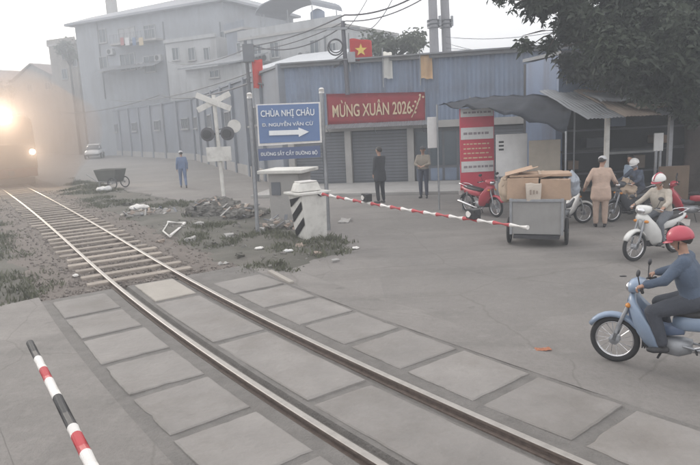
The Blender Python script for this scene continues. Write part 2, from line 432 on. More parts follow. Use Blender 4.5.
def mound(name, poly, hmax, step):
    xs = [p[0] for p in poly]; ys = [p[1] for p in poly]
    nx = int((max(xs) - min(xs)) / step) + 2; ny = int((max(ys) - min(ys)) / step) + 2
    bm = B(); grid = {}
    for i in range(nx):
        for j in range(ny):
            p = (min(xs) + i * step, min(ys) + j * step)
            grid[i, j] = bm.verts.new((p[0], p[1], mound_h(p, poly, hmax)))
    for i in range(nx - 1):
        for j in range(ny - 1):
            q = [grid[i, j], grid[i + 1, j], grid[i + 1, j + 1], grid[i, j + 1]]
            if max(v.co.z for v in q) > -.015: bm.faces.new(q)
    for v in [v for v in bm.verts if not v.link_faces]: bm.verts.remove(v)
    o = obj(name, bm, M_dirt, smooth=True); tag(o, kind='structure'); return o
ISL = [G(u, v)[:2] for u, v in [(72, 178), (112, 186), (140, 192), (185, 200), (240, 205), (300, 215), (352, 238), (352, 252), (320, 264), (280, 275), (225, 278)]] + [TR(s, 1.25)[:2] for s in (7.3, 10, 13, 17, 22, 27)]
mound('dirt_verge', ISL, .13, .17)
ISL2 = [TR(s, -1.25)[:2] for s in (27, 22, 17, 13, 10, 8.2)] + [G(u, v)[:2] for u, v in [(60, 304), (20, 310), (-60, 312), (-200, 290), (-160, 215), (-60, 200)]]
mound('dirt_verge.001', ISL2, .09, .2)
def blades(name, spots, hmin, hmax, material, label, cat):
    bm = B()
    for (p, n_, spread) in spots:
        for k in range(n_):
            a = random.uniform(0, 6.28); b = p + Vector((random.gauss(0, spread), random.gauss(0, spread), 0)); h = random.uniform(hmin, hmax); wd = random.uniform(.008, .02)
            sx = Vector((math.cos(a), math.sin(a), 0)) * wd; ln = Vector((random.gauss(0, .4), random.gauss(0, .4), 0)) * h
            v = [bm.verts.new(b - sx), bm.verts.new(b + sx), bm.verts.new(b + sx * .6 + ln * .4 + Vector((0, 0, h * .6))), bm.verts.new(b + ln + Vector((0, 0, h)))]
            bm.faces.new((v[0], v[1], v[2])); bm.faces.new((v[0], v[2], v[3]))
    o = obj(name, bm, material); tag(o, label, cat, kind='stuff'); return o
def scatter(poly, n, hmax, thr=-.15):
    out = []; xs = [p[0] for p in poly]; ys = [p[1] for p in poly]
    while len(out) < n:
        p = (random.uniform(min(xs), max(xs)), random.uniform(min(ys), max(ys)))
        if in_poly(p, poly) and noise.noise(Vector((*p, 0)) * .6) > thr: out.append(Vector((p[0], p[1], mound_h(p, poly, hmax) - .01)))
    return out
blades('weeds', [(p, 22, .1) for p in scatter(ISL, 760, .13, .08)], .03, .13, M_grass, 'low dusty weeds growing over the dirt verge beside the rails', 'weeds')
blades('weeds', [(p, 22, .11) for p in scatter(ISL2, 620, .09, .0)], .03, .13, M_grass, 'low dark weeds on the dirt left of the rails', 'weeds')
# pebbles and crumbs of litter over the verge
bm = B()
for p in scatter(ISL, 900, .13) + scatter(ISL2, 260, .09):
    r = random.uniform(.012, .05) * (1.6 if random.random() < .1 else 1)
    bmesh.ops.create_cube(bm, size=1.5, matrix=Matrix.Translation(p + Vector((0, 0, .012))) @ Matrix.Rotation(random.uniform(0, 6), 4, Vector((random.random(), random.random(), 1)).normalized()) @ Matrix.Diagonal((r, r * random.uniform(.5, 1), r * random.uniform(.3, .7), 1)))
o = obj('loose_rubble', bm, mat('pale_rubble', (.26, .25, .235), .95, .35, 1.3, .6, col2=(.14, .13, .12))); tag(o, 'scattered small stones and crumbled concrete on the dirt verges', 'rubble', kind='stuff')

# ================================================================== BUILDINGS
def wall_frame(A, Bp):
    A = Vector((A[0], A[1], 0)); Bp = Vector((Bp[0], Bp[1], 0)); d = Bp - A
    return A, d.length, math.atan2(d.y, d.x)
def LX(u, v, A, Bp, off=0.):           # pixel -> (x along wall, z) on the wall plane (shifted off metres towards us)
    A = Vector((A[0], A[1], 0)); d = (Vector((Bp[0], Bp[1], 0)) - A).normalized(); n = Vector((-d.y, d.x, 0)); A = A - n * off
    r = ray(u, v); t = (A - Vector((0, 0, CAM_H))).dot(n) / r.dot(n); p = Vector((0, 0, CAM_H)) + r * t
    return (p - A).dot(d), p.z
def window(parent, x, z, wd, h, y=0., frame_m=None, pane_m=None, bars=1, sill=True):
    f = frame_m or M_whitew; fw = .07
    bm = B()
    for a, b, c, d_ in ((x - wd / 2 - fw / 2, z, fw, h + 2 * fw), (x + wd / 2 + fw / 2, z, fw, h + 2 * fw)): box(bm, (c, .1, d_), (a, y - .05, b))
    box(bm, (wd, .1, fw), (x, y - .05, z + h / 2 + fw / 2)); box(bm, (wd, .1, fw), (x, y - .05, z - h / 2 - fw / 2))
    for k in range(bars): box(bm, (.05, .06, h), (x - wd / 2 + wd * (k + 1) / (bars + 1), y - .045, z))
    fr = obj('window', bm, f, parent)
    boxo('pane', (wd, .02, h), (x, y - .012, z), pane_m or M_glassd, fr)
    if sill: boxo('sill', (wd + .3, .2, .06), (x, y - .1, z - h / 2 - fw - .032), M_conc, fr)
    return fr

def cloth_m(n, c): return mat(n, c, .9, .12, 7, .3)
# ---- blue sheet-clad shed behind the barrier, with shop bays under the banner
SA, SB = (-2.4, 26.2), (10.2, 23.4)
A, SL, SR = wall_frame(SA, SB)
shed = thing('sheet_metal_shed', 'long blue-grey sheet-clad shed with shuttered bays behind the barrier', 'shed', A, SR)
ztop = 5.0
boxo('wall', (SL, 9, ztop - .06), (SL / 2, 4.62, (ztop - .06) / 2), M_inside, shed)
x = 0.; k = 0; proto = {}
while x < SL - .05:                            # upper cladding: one sheet after another
    wd = min(1.08, SL - x)
    if wd < 1.0 or not proto:
        bm = B(); corrugated(bm, wd, ztop - 2.52, .18, .02); o = obj('cladding_sheet', bm, M_bluewall, shed); proto[0] = proto.get(0, o)
    else:
        o = proto[0].copy(); C.objects.link(o)
    o.location = (x, -.02 + .012 * (k % 2), 2.5); o.data = o.data.copy() if k % 3 == 0 else o.data
    if k % 3 == 0: o.data.materials[0] = M_bluewall2
    x += 1.06; k += 1
boxo('fascia', (SL + .2, .3, .16), (SL / 2, -.05, ztop + .0), M_tin, shed)
bm = B(); prism(bm, [(-.35, ztop + .05), (9.4, ztop + .9), (9.4, ztop + .96), (-.35, ztop + .11)], -.1, SL + .1, axis='x'); obj('roof', bm, M_tin, shed)
boxo('beam', (SL, .22, .28), (SL / 2, -.02, 2.38), M_conc, shed)
bays = 5; bw = SL / bays
for i in range(bays + 1): boxo('pillar', (.26, .3, 2.24), (min(SL - .13, max(.13, i * bw)), -.03, 1.12), M_conc, shed)
for i in range(bays):
    x0 = i * bw + .15; wd = bw - .3
    if i in (0, 1, 3):                         # rolled shutters, slat by slat
        sh = boxo('shutter', (wd, .04, 2.2), (x0 + wd / 2, .10, 1.11), M_dark, shed)
        for j in range(17):
            if j == 0: p0 = boxo('slat', (wd, .035, .115), (0, 0, 0), M_shut, sh, bevel=.012); o = p0
            else: o = p0.copy(); C.objects.link(o)
            o.location = (x0 + wd / 2, .062, .08 + j * .128)
    else:                                      # glazed folding doors
        d = boxo('door', (wd, .05, 2.2), (x0 + wd / 2, .1, 1.11), M_shut, shed)
        for j in range(4):
            boxo('pane', (wd / 4 - .1, .02, 1.35), (x0 + wd * (j + .5) / 4, .06, 1.4), M_glassd, d)
            boxo('panel', (wd / 4 - .1, .02, .5), (x0 + wd * (j + .5) / 4, .06, .36), M_bluewall2, d)

# ---- red banner on the shed
x0, z1 = LX(326, 94, SA, SB, .12); x1, z1b = LX(425, 92, SA, SB, .12); _, z0 = LX(326, 125, SA, SB, .12); _, z0b = LX(425, 122, SA, SB, .12)
ban = thing('red_banner', 'red cloth festival banner with pale lettering hung on the blue shed', 'banner', A, SR)
bm = B(); nx, nz = 40, 6; rows = []
for j in range(nz + 1):
    r_ = []
    for i in range(nx + 1):
        a = i / nx; b = j / nz
        zz = (z0 * (1 - a) + z0b * a) * (1 - b) + (z1 * (1 - a) + z1b * a) * b
        r_.append(bm.verts.new((x0 + (x1 - x0) * a, -.14 + .012 * math.sin(a * 21 + b * 2) + .008 * math.sin(a * 47), zz)))
    rows.append(r_)
for a, b in zip(rows, rows[1:]):
    for i in range(nx): bm.faces.new((a[i], a[i + 1], b[i + 1], b[i]))
r = bmesh.ops.solidify(bm, geom=bm.faces[:], thickness=.006)
M_bred = mat('faded_red_cloth', (.55, .06, .08), .85, .12, 2, dirt=.12)
M_ltan = mat('pale_yellow_print', (.62, .48, .32), .8, .06, 6)
obj('cloth', bm, M_bred, ban, smooth=True)
zc = (z0 + z1 + z0b + z1b) / 4; hb = (z1 + z1b - z0 - z0b) / 2
text_obj('MỪNG XUÂN 2026', .6, M_ltan, ban, ((x0 + x1) / 2 - .15, -.185, zc + .05), (R(90), 0, 0), .012, width=(x1 - x0) * .8, height=hb * .56)
bm = B()                                      # sprig of blossom printed at the right-hand end
tube(bm, [(x1 - .55, -.178, zc - hb * .36), (x1 - .35, -.178, zc - .05), (x1 - .18, -.178, zc + hb * .32)], .022, 5)
for k in range(9):
    t_ = k / 8; ball(bm, (x1 - .5 + .36 * t_ + random.uniform(-.12, .12), -.178, zc - hb * .2 + hb * .55 * t_), .05, .006, .05, 1)
obj('blossom_sprig', bm, M_ltan, ban)
bm = B()
for xx in (x0, x1): tube(bm, [(xx, -.14, z0 - .02), (xx, -.14, z1 + .02)], .014, 6)
obj('batten', bm, M_steel, ban)
# awning lip under the banner
lip = thing('tin_canopy', 'narrow pale tin canopy running under the red banner', 'canopy', A, SR)
for k in range(5):
    bm = B(); corrugated(bm, 1.0, .62, .1, .01); o = obj('tin_sheet', bm, M_tin, lip)
    o.location = (x0 + .05 + k * (x1 - x0) / 5, -.72, z0 - .16); o.rotation_euler = (R(-74), 0, 0)
for xx in (x0 + .1, (x0 + x1) / 2, x1 - .1):
    bm = B(); tube(bm, [(xx, -.68, z0 - .16), (xx, -.1, z0 - .42)], .018, 6); obj('bracket', bm, M_steel, lip)

# ---- grey factory wall running off to the left along the road
FA, FM = (-31.5, 79), (-12.6, 52)
FB = (-2.6, 26.3)
def factory(A0, B0, name, label, m1, m2, h):
    A, L, rz = wall_frame(A0, B0); f = thing(name, label, 'wall', A, rz)
    n = int(L / 3.4); st = L / n
    for i in range(n):
        if i == 0: o = p0 = boxo('wall_panel', (st - .36, .22, h), (0, 0, 0), m1, f, bevel=.01)
        else:
            o = p0.copy(); C.objects.link(o)
            if i % 3 == 1: o.data = o.data.copy(); o.data.materials[0] = m2
        o.location = (i * st + st / 2, .12, h / 2)
        # plinth & grille band per bay
        boxo('plinth', (st - .38, .08, .55), (i * st + st / 2, -.03, .275), M_conc, f)
        if i % 2 == 0: window(f, i * st + st / 2, h * .62, 1.5, .8, 0., M_steel, M_glassd, 3, True)
    for i in range(n + 1): boxo('pillar', (.34, .4, h + .12), (i * st, .06, (h + .12) / 2), m1, f)
    for i in range(n): boxo('coping', (st - .35, .36, .1), (i * st + st / 2, .1, h + .055), m2, f)
    return f
pv = boxo('pavement', (14, 3.6, .12), (3.6, 22.9, .055), M_conc, None, rot=Matrix.Rotation(R(-12.5), 3, 'Z'), bevel=.02); tag(pv, kind='structure')
factory(FM, FB, 'factory_wall', 'high grey pillared factory wall with grilles beside the shed', M_greywall, M_greywall2, 5.0)
factory(FA, FM, 'factory_wall', 'far end of the pillared wall behind the parked white car', M_greywall2, M_greywall, 5.0)

# ---- tall pale house with metal roof (upper left)
def facing(u0, u1, Y0, Y1):
    a = AT(u0, 120, Y0); b = AT(u1, 120, Y1); return (a.x, a.y), (b.x, b.y)
HA, HB = facing(86, 232, 74, 64)
A, HL, HR = wall_frame(HA, HB)
house = thing('tall_town_house', 'tall pale grey house with long metal roof above the factory wall', 'house', A, HR)
_, hz = LX(90, 24, HA, HB)
boxo('wall', (HL, 13, hz), (HL / 2, 6.5, hz / 2), M_palew, house)
_, rz1 = LX(90, 15, HA, HB)
bm = B()
ov = .8
loft(bm, [[(-ov, -ov, hz + .01), (HL + ov, -ov, hz + .01), (HL + ov, 13.5, hz + .01), (-ov, 13.5, hz + .01)], [(-ov, -ov, hz + .25), (HL + ov, -ov, hz + .25), (HL + ov, 13.5, hz + .25), (-ov, 13.5, hz + .25)], [(.6, 1.8, rz1 + .2), (HL - 2.2, 1.8, rz1 + .6), (HL - 2.2, 11, rz1 + .6), (.6, 11, rz1 + .2)]])
rf = obj('roof', bm, mat('grey_roof_sheet', (.27, .28, .31), .6, .1, .6, .1, metal=.2, dirt=.3), house)
boxo('chimney', (.9, .9, 3), (3.0, 3, rz1 + 1.2), M_conc, rf)
xa, za = LX(165, 43, HA, HB, 2.5); xb, zb = LX(216, 43, HA, HB, 2.5)
boxo('front_block', (xb - xa, 2.5, za), ((xa + xb) / 2, -1.26, za / 2), M_whitew, house)
boxo('parapet', (xb - xa + .2, .2, .35), ((xa + xb) / 2, -2.55, za + .1), M_whitew, house)
def win_px(parent, u, v, wpx, hpx, A0, B0, off, **kw):
    x, z = LX(u, v, A0, B0, off); x2, z2 = LX(u + wpx, v + hpx, A0, B0, off)
    return window(parent, x, z, abs(x2 - x), abs(z - z2), -off, **kw)
win_px(house, 127, 34, 17, 9, HA, HB, 0, pane_m=M_whitew, bars=2)
win_px(house, 150, 34, 12, 15, HA, HB, 0)
win_px(house, 103, 36, 8, 12, HA, HB, 0)
win_px(house, 128, 62, 16, 14, HA, HB, 0, bars=2)
win_px(house, 150, 64, 12, 14, HA, HB, 0)
win_px(house, 104, 64, 9, 13, HA, HB, 0)
win_px(house, 225, 38, 8, 12, HA, HB, 0)
win_px(house, 225, 64, 8, 12, HA, HB, 0)
xa, za = LX(118, 46, HA, HB); xb, zb = LX(165, 46, HA, HB)
bal = boxo('balcony', (xb - xa, 1.2, .2), ((xa + xb) / 2, -.62, za), M_conc, house)
for k in range(14): 
    if k == 0: b0 = boxo('baluster', (.05, .05, .9), (0, 0, 0), M_steel, bal); o = b0
    else: o = b0.copy(); C.objects.link(o)
    o.location = (xa + .1 + (xb - xa - .2) * k / 13, -1.15, za + .56)
boxo('handrail', (xb - xa, .08, .06), ((xa + xb) / 2, -1.15, za + 1.05), M_steel, bal)
xa, za = LX(105, 73, HA, HB); xb, _ = LX(165, 73, HA, HB)
bm = B(); corrugated(bm, xb - xa, 1.8, .3, .03); o = obj('awning', bm, M_tin, house); o.location = (xa, -1.7, za); o.rotation_euler = (R(-70), 0, 0)

# ---- low white houses and terraces between the tall house and the shed
def simple_house(name, label, u0, u1, Y0, Y1, vtop, depth, wallm, wins, roof='flat', roofm=None):
    A0, B0 = facing(u0, u1, Y0, Y1); A, L, rz = wall_frame(A0, B0); _, zt = LX((u0 + u1) / 2, vtop, A0, B0)
    h = thing(name, label, 'house', A, rz)
    boxo('wall', (L, depth, zt), (L / 2, depth / 2, zt / 2), wallm, h)
    rm = roofm or M_tin
    if roof == 'flat':
        r = boxo('roof', (L + .3, depth + .3, .22), (L / 2, depth / 2, zt + .12), M_conc, h)
        boxo('parapet', (L + .3, .15, .6), (L / 2, -.05, zt + .53), wallm, r)
    elif roof == 'shed':
        bm = B(); prism(bm, [(-.6, zt + .02), (depth + .3, zt + depth * .28), (depth + .3, zt + depth * .28 + .12), (-.6, zt + .14)], -.3, L + .3, axis='x'); obj('roof', bm, rm, h)
    else:
        bm = B(); g = L / 2
        prism(bm, [(-.4, zt), (g, zt + L * .25), (L + .4, zt), (L + .4, zt + .15), (g, zt + L * .25 + .15), (-.4, zt + .15)], -.4, depth, axis='y'); obj('roof', bm, rm, h)
        bm = B(); prism(bm, [(0, zt - .01), (L, zt - .01), (g, zt + L * .25 - .02)], 0, .3, axis='y'); obj('gable', bm, wallm, h)
    for (u, v, wp, hp) in wins: win_px(h, u, v, wp, hp, A0, B0, 0)
    return h, A0, B0, zt
h1, A0, B0, zt = simple_house('terrace_house', 'white house whose rooftop carries the arched grey canopy', 246, 345, 56, 50, 33, 9, M_whitew, [(258, 52, 8, 12), (275, 50, 9, 13), (315, 48, 9, 14), (333, 50, 7, 12)])
simple_house('terrace_house', 'narrow dark grey house squeezed right of the tall pale house', 233, 250, 60, 58, 30, 8, M_greywall, [(241, 48, 7, 9)])
simple_house('lean_to_house', 'pale low house with sloping tin roof behind the blue sign', 262, 330, 44, 41, 68, 5, M_palew, [(280, 78, 10, 6)], 'shed', mat('pale_tin', (.5, .52, .55), .6, .1, .8, dirt=.25))
simple_house('lean_to_house', 'low white tin-roofed house left of the red hanging flag', 190, 246, 56, 52, 66, 6, M_whitew, [(215, 74, 9, 5)], 'shed')
simple_house('gable_house', 'grey gabled house behind the train at the far left', 18, 62, 96, 92, 80, 12, M_cream, [(30, 88, 6, 6), (48, 86, 6, 6)], 'gable', mat('brown_roof_tiles', (.22, .17, .15), .85, .2, 2, .3))
simple_house('gable_house', 'tall narrow cream house at the left end of the roofs', 58, 84, 82, 80, 44, 10, M_cream, [(65, 54, 6, 9), (65, 74, 6, 9), (75, 62, 5, 8)], 'flat')
simple_house('gable_house', 'hazy brown-roofed house cut by the left edge of the photo', -45, 14, 104, 98, 92, 12, M_cream, [(-5, 104, 6, 6), (-25, 104, 6, 6)], 'gable', mat('brown_roof_tiles', (.22, .17, .15)))
# rooftop canopy
A, L, rz = wall_frame(A0, B0)
xa, zb = LX(259, 16, A0, B0, -2); xb, _ = LX(316, 16, A0, B0, -2); _, ztop2 = LX(288, -3, A0, B0, -2)
can = thing('rooftop_canopy', 'arched grey sheet canopy on thin posts on the white house roof', 'canopy', A, rz)
bm = B(); nn = 14; mid = (xa + xb) / 2; hw = (xb - xa) / 2
arc = [(mid - hw * math.cos(math.pi * k / nn), zb + (ztop2 - zb) * math.sin(math.pi * k / nn) ** .8) for k in range(nn + 1)]
prism(bm, arc + [(p[0], p[1] - .1) for p in arc[::-1]][1:-1], 1.5, 6, axis='y'); obj('canopy_sheet', bm, mat('canopy_grey', (.2, .215, .25), .7, .1, .8), can)
for xx in (xa + .25, xa + .7, mid + .2, xb - .3):
    for yy in (1.9, 5.5):
        bm = B(); tube(bm, [(xx, yy, zt + .2), (xx, yy, zb + .06)], .05, 6); obj('post', bm, M_steel, can)
tk, A9, B9, z9 = can, A0, B0, zt
tank = thing('water_tank', 'blue-grey rooftop water tank beside the arched canopy', 'tank', Vector((*A0, 0)) + Matrix.Rotation(rz, 3, 'Z') @ Vector((xb - .7, 3.2, zt + .23)), rz)
bm = B(); tube(bm, [(0, 0, .5), (0, 0, .6), (0, 0, 1.75), (0, 0, 1.95), (0, 0, 2.05)], [.5, .62, .62, .35, .1], 16); obj('tank_body', bm, M_bluewall, tank, smooth=True)
bm = B()
for sx in (-1, 1):
    for sy in (-1, 1): tube(bm, [(sx * .4, sy * .4, 0), (sx * .4, sy * .4, .5)], .03, 5)
obj('stand', bm, M_dark, tank)

def ac_unit(parent, u, v, A0, B0, off=0.):
    x, z = LX(u, v, A0, B0, off); o = boxo('air_conditioner', (.95, .36, .65), (x, -off - .2, z), M_whitew, parent, bevel=.03)
    bm = B(); torus(bm, .24, .02, 18, 5, (x - .1, -off - .385, z)); tube(bm, [(x - .1, -off - .39, z), (x - .1, -off - .37, z)], .22, 18); obj('fan_grille', bm, M_dark, o)
    boxo('bracket', (.9, .4, .04), (x, -off - .2, z - .36), M_steel, o)
def drain(parent, u, v0, v1, A0, B0, off=0.):
    x, z0 = LX(u, v0, A0, B0, off); _, z1 = LX(u, v1, A0, B0, off); bm = B(); tube(bm, [(x, -off - .08, z0), (x, -off - .08, z1)], .07, 8); obj('drain_pipe', bm, M_shut, parent)
for u, v in ((112, 52), (142, 66), (160, 58), (218, 50)): ac_unit(house, u, v, HA, HB)
for u in (97, 163, 220): drain(house, u, 22, 100, HA, HB)
for u, v in ((268, 58), (304, 56)): ac_unit(h1, u, v, A0, B0)
for u in (252, 325): drain(h1, u, 36, 80, A0, B0)
for k, (u, c) in enumerate(((122, (.35, .12, .12)), (127, (.6, .6, .6)), (134, (.12, .18, .3)), (141, (.5, .4, .25)))):
    x, z = LX(u, 40.5, HA, HB, 1.3); boxo('laundry', (.5 + .1 * (k % 2), .03, .8), (x, -1.3, z - .1), cloth_m('laundry_%d' % k, c), house)
win_px(house, 176, 54, 7, 11, HA, HB, 2.5); win_px(house, 192, 54, 7, 11, HA, HB, 2.5); win_px(house, 207, 54, 6, 11, HA, HB, 2.5)

# ---- dark open-fronted shop at the right
RA, RB = (6.15, 18.0), (15.2, 18.8)
A, RL, RR = wall_frame(RA, RB)
shop = thing('roadside_shop', 'dark open-fronted shop with patched tin roof under the tree', 'shop', A, RR)
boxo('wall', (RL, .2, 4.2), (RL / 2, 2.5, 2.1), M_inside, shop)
boxo('side_wall', (.2, 2.3, 4.2), (.1, 1.24, 2.1), M_bluewall, shop)
boxo('side_wall', (.2, 2.3, 4.2), (RL - .1, 1.24, 2.1), M_bluewall2, shop)
boxo('upper_wall', (RL, .15, 1.2), (RL / 2, .0, 3.6), M_bluewall2, shop)
bm = B(); prism(bm, [(-.2, 4.22), (2.7, 4.27), (2.7, 4.37), (-.2, 4.32)], 0, RL, axis='x'); obj('roof', bm, M_tin, shop)
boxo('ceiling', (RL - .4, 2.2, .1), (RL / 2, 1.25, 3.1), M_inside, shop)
for k in range(6): boxo('post', (.1, .1, 2.5), (.3 + k * 1.7, -2.3, 1.25), M_steel if k else M_white, shop)
for k in range(3):                                # shelves in the gloom
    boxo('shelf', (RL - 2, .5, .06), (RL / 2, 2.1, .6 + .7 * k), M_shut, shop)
M_shelfbar = M_whitew
xa, za = LX(606, 153, RA, RB, .3); xb, zb2 = LX(657, 151, RA, RB, .3)
boxo('light_batten', (xb - xa, .08, .07), ((xa + xb) / 2, -.3, (za + zb2) / 2), M_whitew, shop)
boxo('batten_rail', (RL, .06, .06), (RL / 2, -.25, za + .09), M_dark, shop)
for k in range(10):                               # cluttered goods on the shelves
    o = boxo('goods_box', (random.uniform(.3, .7), .4, random.uniform(.25, .5)), (1.4 + k * .75, 2.08, .63 + .7 * (k % 3) + .26), [M_card, M_shut, M_bluewall2, M_rust][k % 4], shop)
# patched tin sheets of the lean-to roof: each sheet its own piece
def tin(x, y, z, wd, ln, slope, yaw, mt, droop=0.):
    bm = B(); corrugated(bm, wd, ln, .1, .012, nz=5, jitter=.05); o = obj('tin_sheet', bm, mt, shop)
    o.location = (x, y, z); o.rotation_euler = (R(-90 + slope), 0, R(yaw)); return o
x = -.45; k = 0
while x < RL - .3:
    tin(x, -2.75 + random.uniform(-.08, .08), 2.42 + random.uniform(-.03, .03) + .003 * k, 1.02, 3.0, 16, random.uniform(-2, 2), [M_tin, M_rust, M_tin, M_shut][k % 4]); x += .93; k += 1
tin(1.0, -2.5, 2.62, 1.3, 1.7, 13, 9, M_rust); tin(.3, -1.9, 2.85, 1.5, 1.5, 10, -8, M_tin); tin(1.9, -2.75, 2.6, 1.0, 1.1, 10, -14, mat('pale_tin', (.5, .52, .55)))
boxo('roof_purlin', (RL, .08, .1), (RL / 2, -2.3, 2.48), M_rust, shop)
boxo('roof_purlin', (RL, .08, .1), (RL / 2, -.6, 2.95), M_rust, shop)
# ---- sagging tarpaulin awning left of the shop
aw = thing('tarpaulin_awning', 'sagging grey-blue tarpaulin awning between red notice and tin roof', 'awning')
c1 = AT(437, 106, 17.6); c2 = AT(566, 133, 14.6); c3 = AT(575, 96, 17.6); c4 = AT(470, 98, 19.8)
bm = B(); rows = []
for j in range(11):
    r_ = []
    for i in range(17):
        a, b = i / 16, j / 10
        p = (c1 * (1 - a) + c2 * a) * (1 - b) + (c4 * (1 - a) + c3 * a) * b
        p.z += .2 * math.sin(math.pi * a) * (1 - .7 * b) + (.05 * math.sin(a * 31) + .07 * noise.noise(Vector((a * 9, b * 4, 0))) - (.12 * abs(noise.noise(Vector((a * 17, 3, 0)))) if j == 0 else 0)) * (1 - .5 * b) - .09 * math.sin(math.pi * b) * abs(math.sin(a * 9.4))
        r_.append(bm.verts.new(p))
    rows.append(r_)
for a, b in zip(rows, rows[1:]):
    for i in range(16): bm.faces.new((a[i], a[i + 1], b[i + 1], b[i]))
bmesh.ops.solidify(bm, geom=bm.faces[:], thickness=.01)
obj('tarpaulin', bm, mat('blue_grey_tarpaulin', (.085, .095, .12), .8, .25, 2, .2, dirt=.4), aw, smooth=True)
for p in (c1, c2, c3, c4):
    bm = B(); tube(bm, [(p.x, p.y, 0), (p.x, p.y, p.z + .04)], .025, 6); obj('pole', bm, M_steel, aw)

# ---- notice boards under the awning
def board(name, label, cat, u0, u1, v0, v1, Y, material, legs=True, rz=0.):
    a = AT(u0, (v0 + v1) / 2, Y); b = AT(u1, (v0 + v1) / 2, Y); zt = AT((u0 + u1) / 2, v0, Y).z; zb = AT((u0 + u1) / 2, v1, Y).z
    wd = (b - a).length; t = thing(name, label, cat, ((a.x + b.x) / 2, Y, 0), rz)
    boxo('panel', (wd, .05, zt - zb), (0, 0, (zt + zb) / 2), material, t, bevel=.008)
    if legs:
        for s in (-1, 1): boxo('leg', (.05, .05, zb + .02), (s * (wd / 2 - .06), .0, (zb + .02) / 2 - .005), M_steel, t)
    return t, wd, zt, zb
M_signred = mat('sign_red', (.52, .05, .085), .6, .08, 4, dirt=.12); M_signwhite = mat('sign_white', (.62, .62, .62), .6, .06, 5, dirt=.15)
t, wd, zt, zb = board('notice_board', 'tall red and white striped notice board beside the doorway', 'sign', 460, 494, 108, 192, 17.3, M_signred)
hh = zt - zb
for z_, h_, k in ((zt - hh * .05, hh * .10, 0), (zt - hh * .295, hh * .14, 1), (zt - hh * .69, hh * .13, 2)):
    s = boxo('white_stripe', (wd * .95, .016, h_), (0, -.036, z_), M_signwhite, t)
for z_, h_ in ((zt - hh * .05, .1), (zt - hh * .295, .13), (zt - hh * .69, .12)):
    bm = B()
    x = -wd * .4
    while x < wd * .36:
        l_ = random.uniform(.05, .12); box(bm, (l_, .006, h_ * .5), (x + l_ / 2, -.048, z_)); x += l_ + .03
    o = obj('lettering', bm, mat('faded_print', (.25, .22, .24), .7), t)
for r_ in range(4):
    bm = B(); x = -wd * .4
    while x < wd * .36:
        l_ = random.uniform(.05, .14); box(bm, (l_, .006, .035), (x + l_ / 2, -.029, zt - hh * (.42 + .055 * r_))); x += l_ + .03
    obj('lettering', bm, M_ltan, t)
t, wd, zt, zb = board('white_board', 'plain white board with a small notice right of the red one', 'sign', 496, 527, 134, 176, 16.6, M_signwhite)
boxo('notice', (wd * .22, .008, .35), (-wd * .34, -.03, zt - .3), M_signwhite, t)
bm = B()
for k in range(3): box(bm, (wd * .16, .004, .05), (-wd * .34, -.037, zt - .2 - .1 * k))
obj('lettering', bm, M_black, t)
board('plywood_board', 'beige plywood board propped under the awning edge', 'board', 529, 560, 140, 190, 16.3, mat('plywood', (.38, .34, .29), .85, .1, 4, .1, dirt=.2))
board('hanging_cloth', 'pale cloth hanging from the left corner of the tarpaulin awning', 'cloth', 427.5, 437.5, 117, 148, 17.75, M_signwhite, False)
board('white_board', 'small white panel fixed to the shop post at the right', 'sign', 654, 663, 133, 151, 15.6, M_signwhite)
board('timber_panel', 'brown timber panel leaning in the shop at the right edge', 'panel', 658, 688, 166, 214, 15.0, mat('brown_timber', (.15, .11, .08), .8, .2, 3, .2), False)

# ================================================================== CROSSING FURNITURE
# ---- crossbuck
p = G(224, 200); top = Z_AT(216, 92, p); lean = AT(214, 102, p.y)
cb = thing('crossbuck_sign', 'leaning white crossbuck post with square plate and dark signal lamps', 'sign', p)
lx = lean.x - p.x
def cbp(z, dx=0., y=0.): return Vector((lx * z / top + dx, y, z))
bm = B(); tube(bm, [cbp(-.03), cbp(top - .1)], .07, 10); obj('post', bm, M_white, cb)
zc = Z_AT(215, 102, p)
for sgn in (-1, 1):
    bm = B(); box(bm, (1.32, .03, .2), (0, 0, 0), Matrix.Rotation(sgn * R(24), 3, 'Y')); o = obj('cross_blade', bm, M_white, cb, bevel=.008); o.location = cbp(zc, 0, -.09 - .035 * (sgn > 0))
zp = Z_AT(219, 154, p)
pl = boxo('plate', (.9, .03, .52), cbp(zp, 0, -.09), M_white, cb, bevel=.01)
zs = Z_AT(217, 134, p)
bm = B()
for sgn in (-1, 1):
    tube(bm, [cbp(zs, sgn * .36, -.0), cbp(zs, sgn * .36, .04)], .25, 24)
obj('backboard', bm, mat('dull_signal_grey', (.1, .1, .11), .8, .2, 5, dirt=.3), cb)
for sgn in (-1, 1):
    bm = B(); tube(bm, [cbp(zs, sgn * .36, -.16), cbp(zs, sgn * .36, -.012)], [.16, .14], 18); o = obj('lamp_housing', bm, M_black, cb)
    bm = B(); ball(bm, cbp(zs, sgn * .36, -.1), .11, .05, .11); obj('lens', bm, mat('dark_red_lens', (.2, .02, .02), .2, .05), o, smooth=True)
boxo('bracket', (.9, .05, .06), cbp(zs, 0, .07), M_dark, cb)
bm = B(); q = cbp(Z_AT(238, 126, p), .62, .1); tube(bm, [q - Vector((0, .03, 0)), q], .24, 20); obj('round_disc', bm, M_white, cb)
bm = B(); tube(bm, [q + Vector((0, .03, 0)), cbp(q.z - .1, 0, .1)], .02, 6); obj('disc_arm', bm, M_dark, cb)

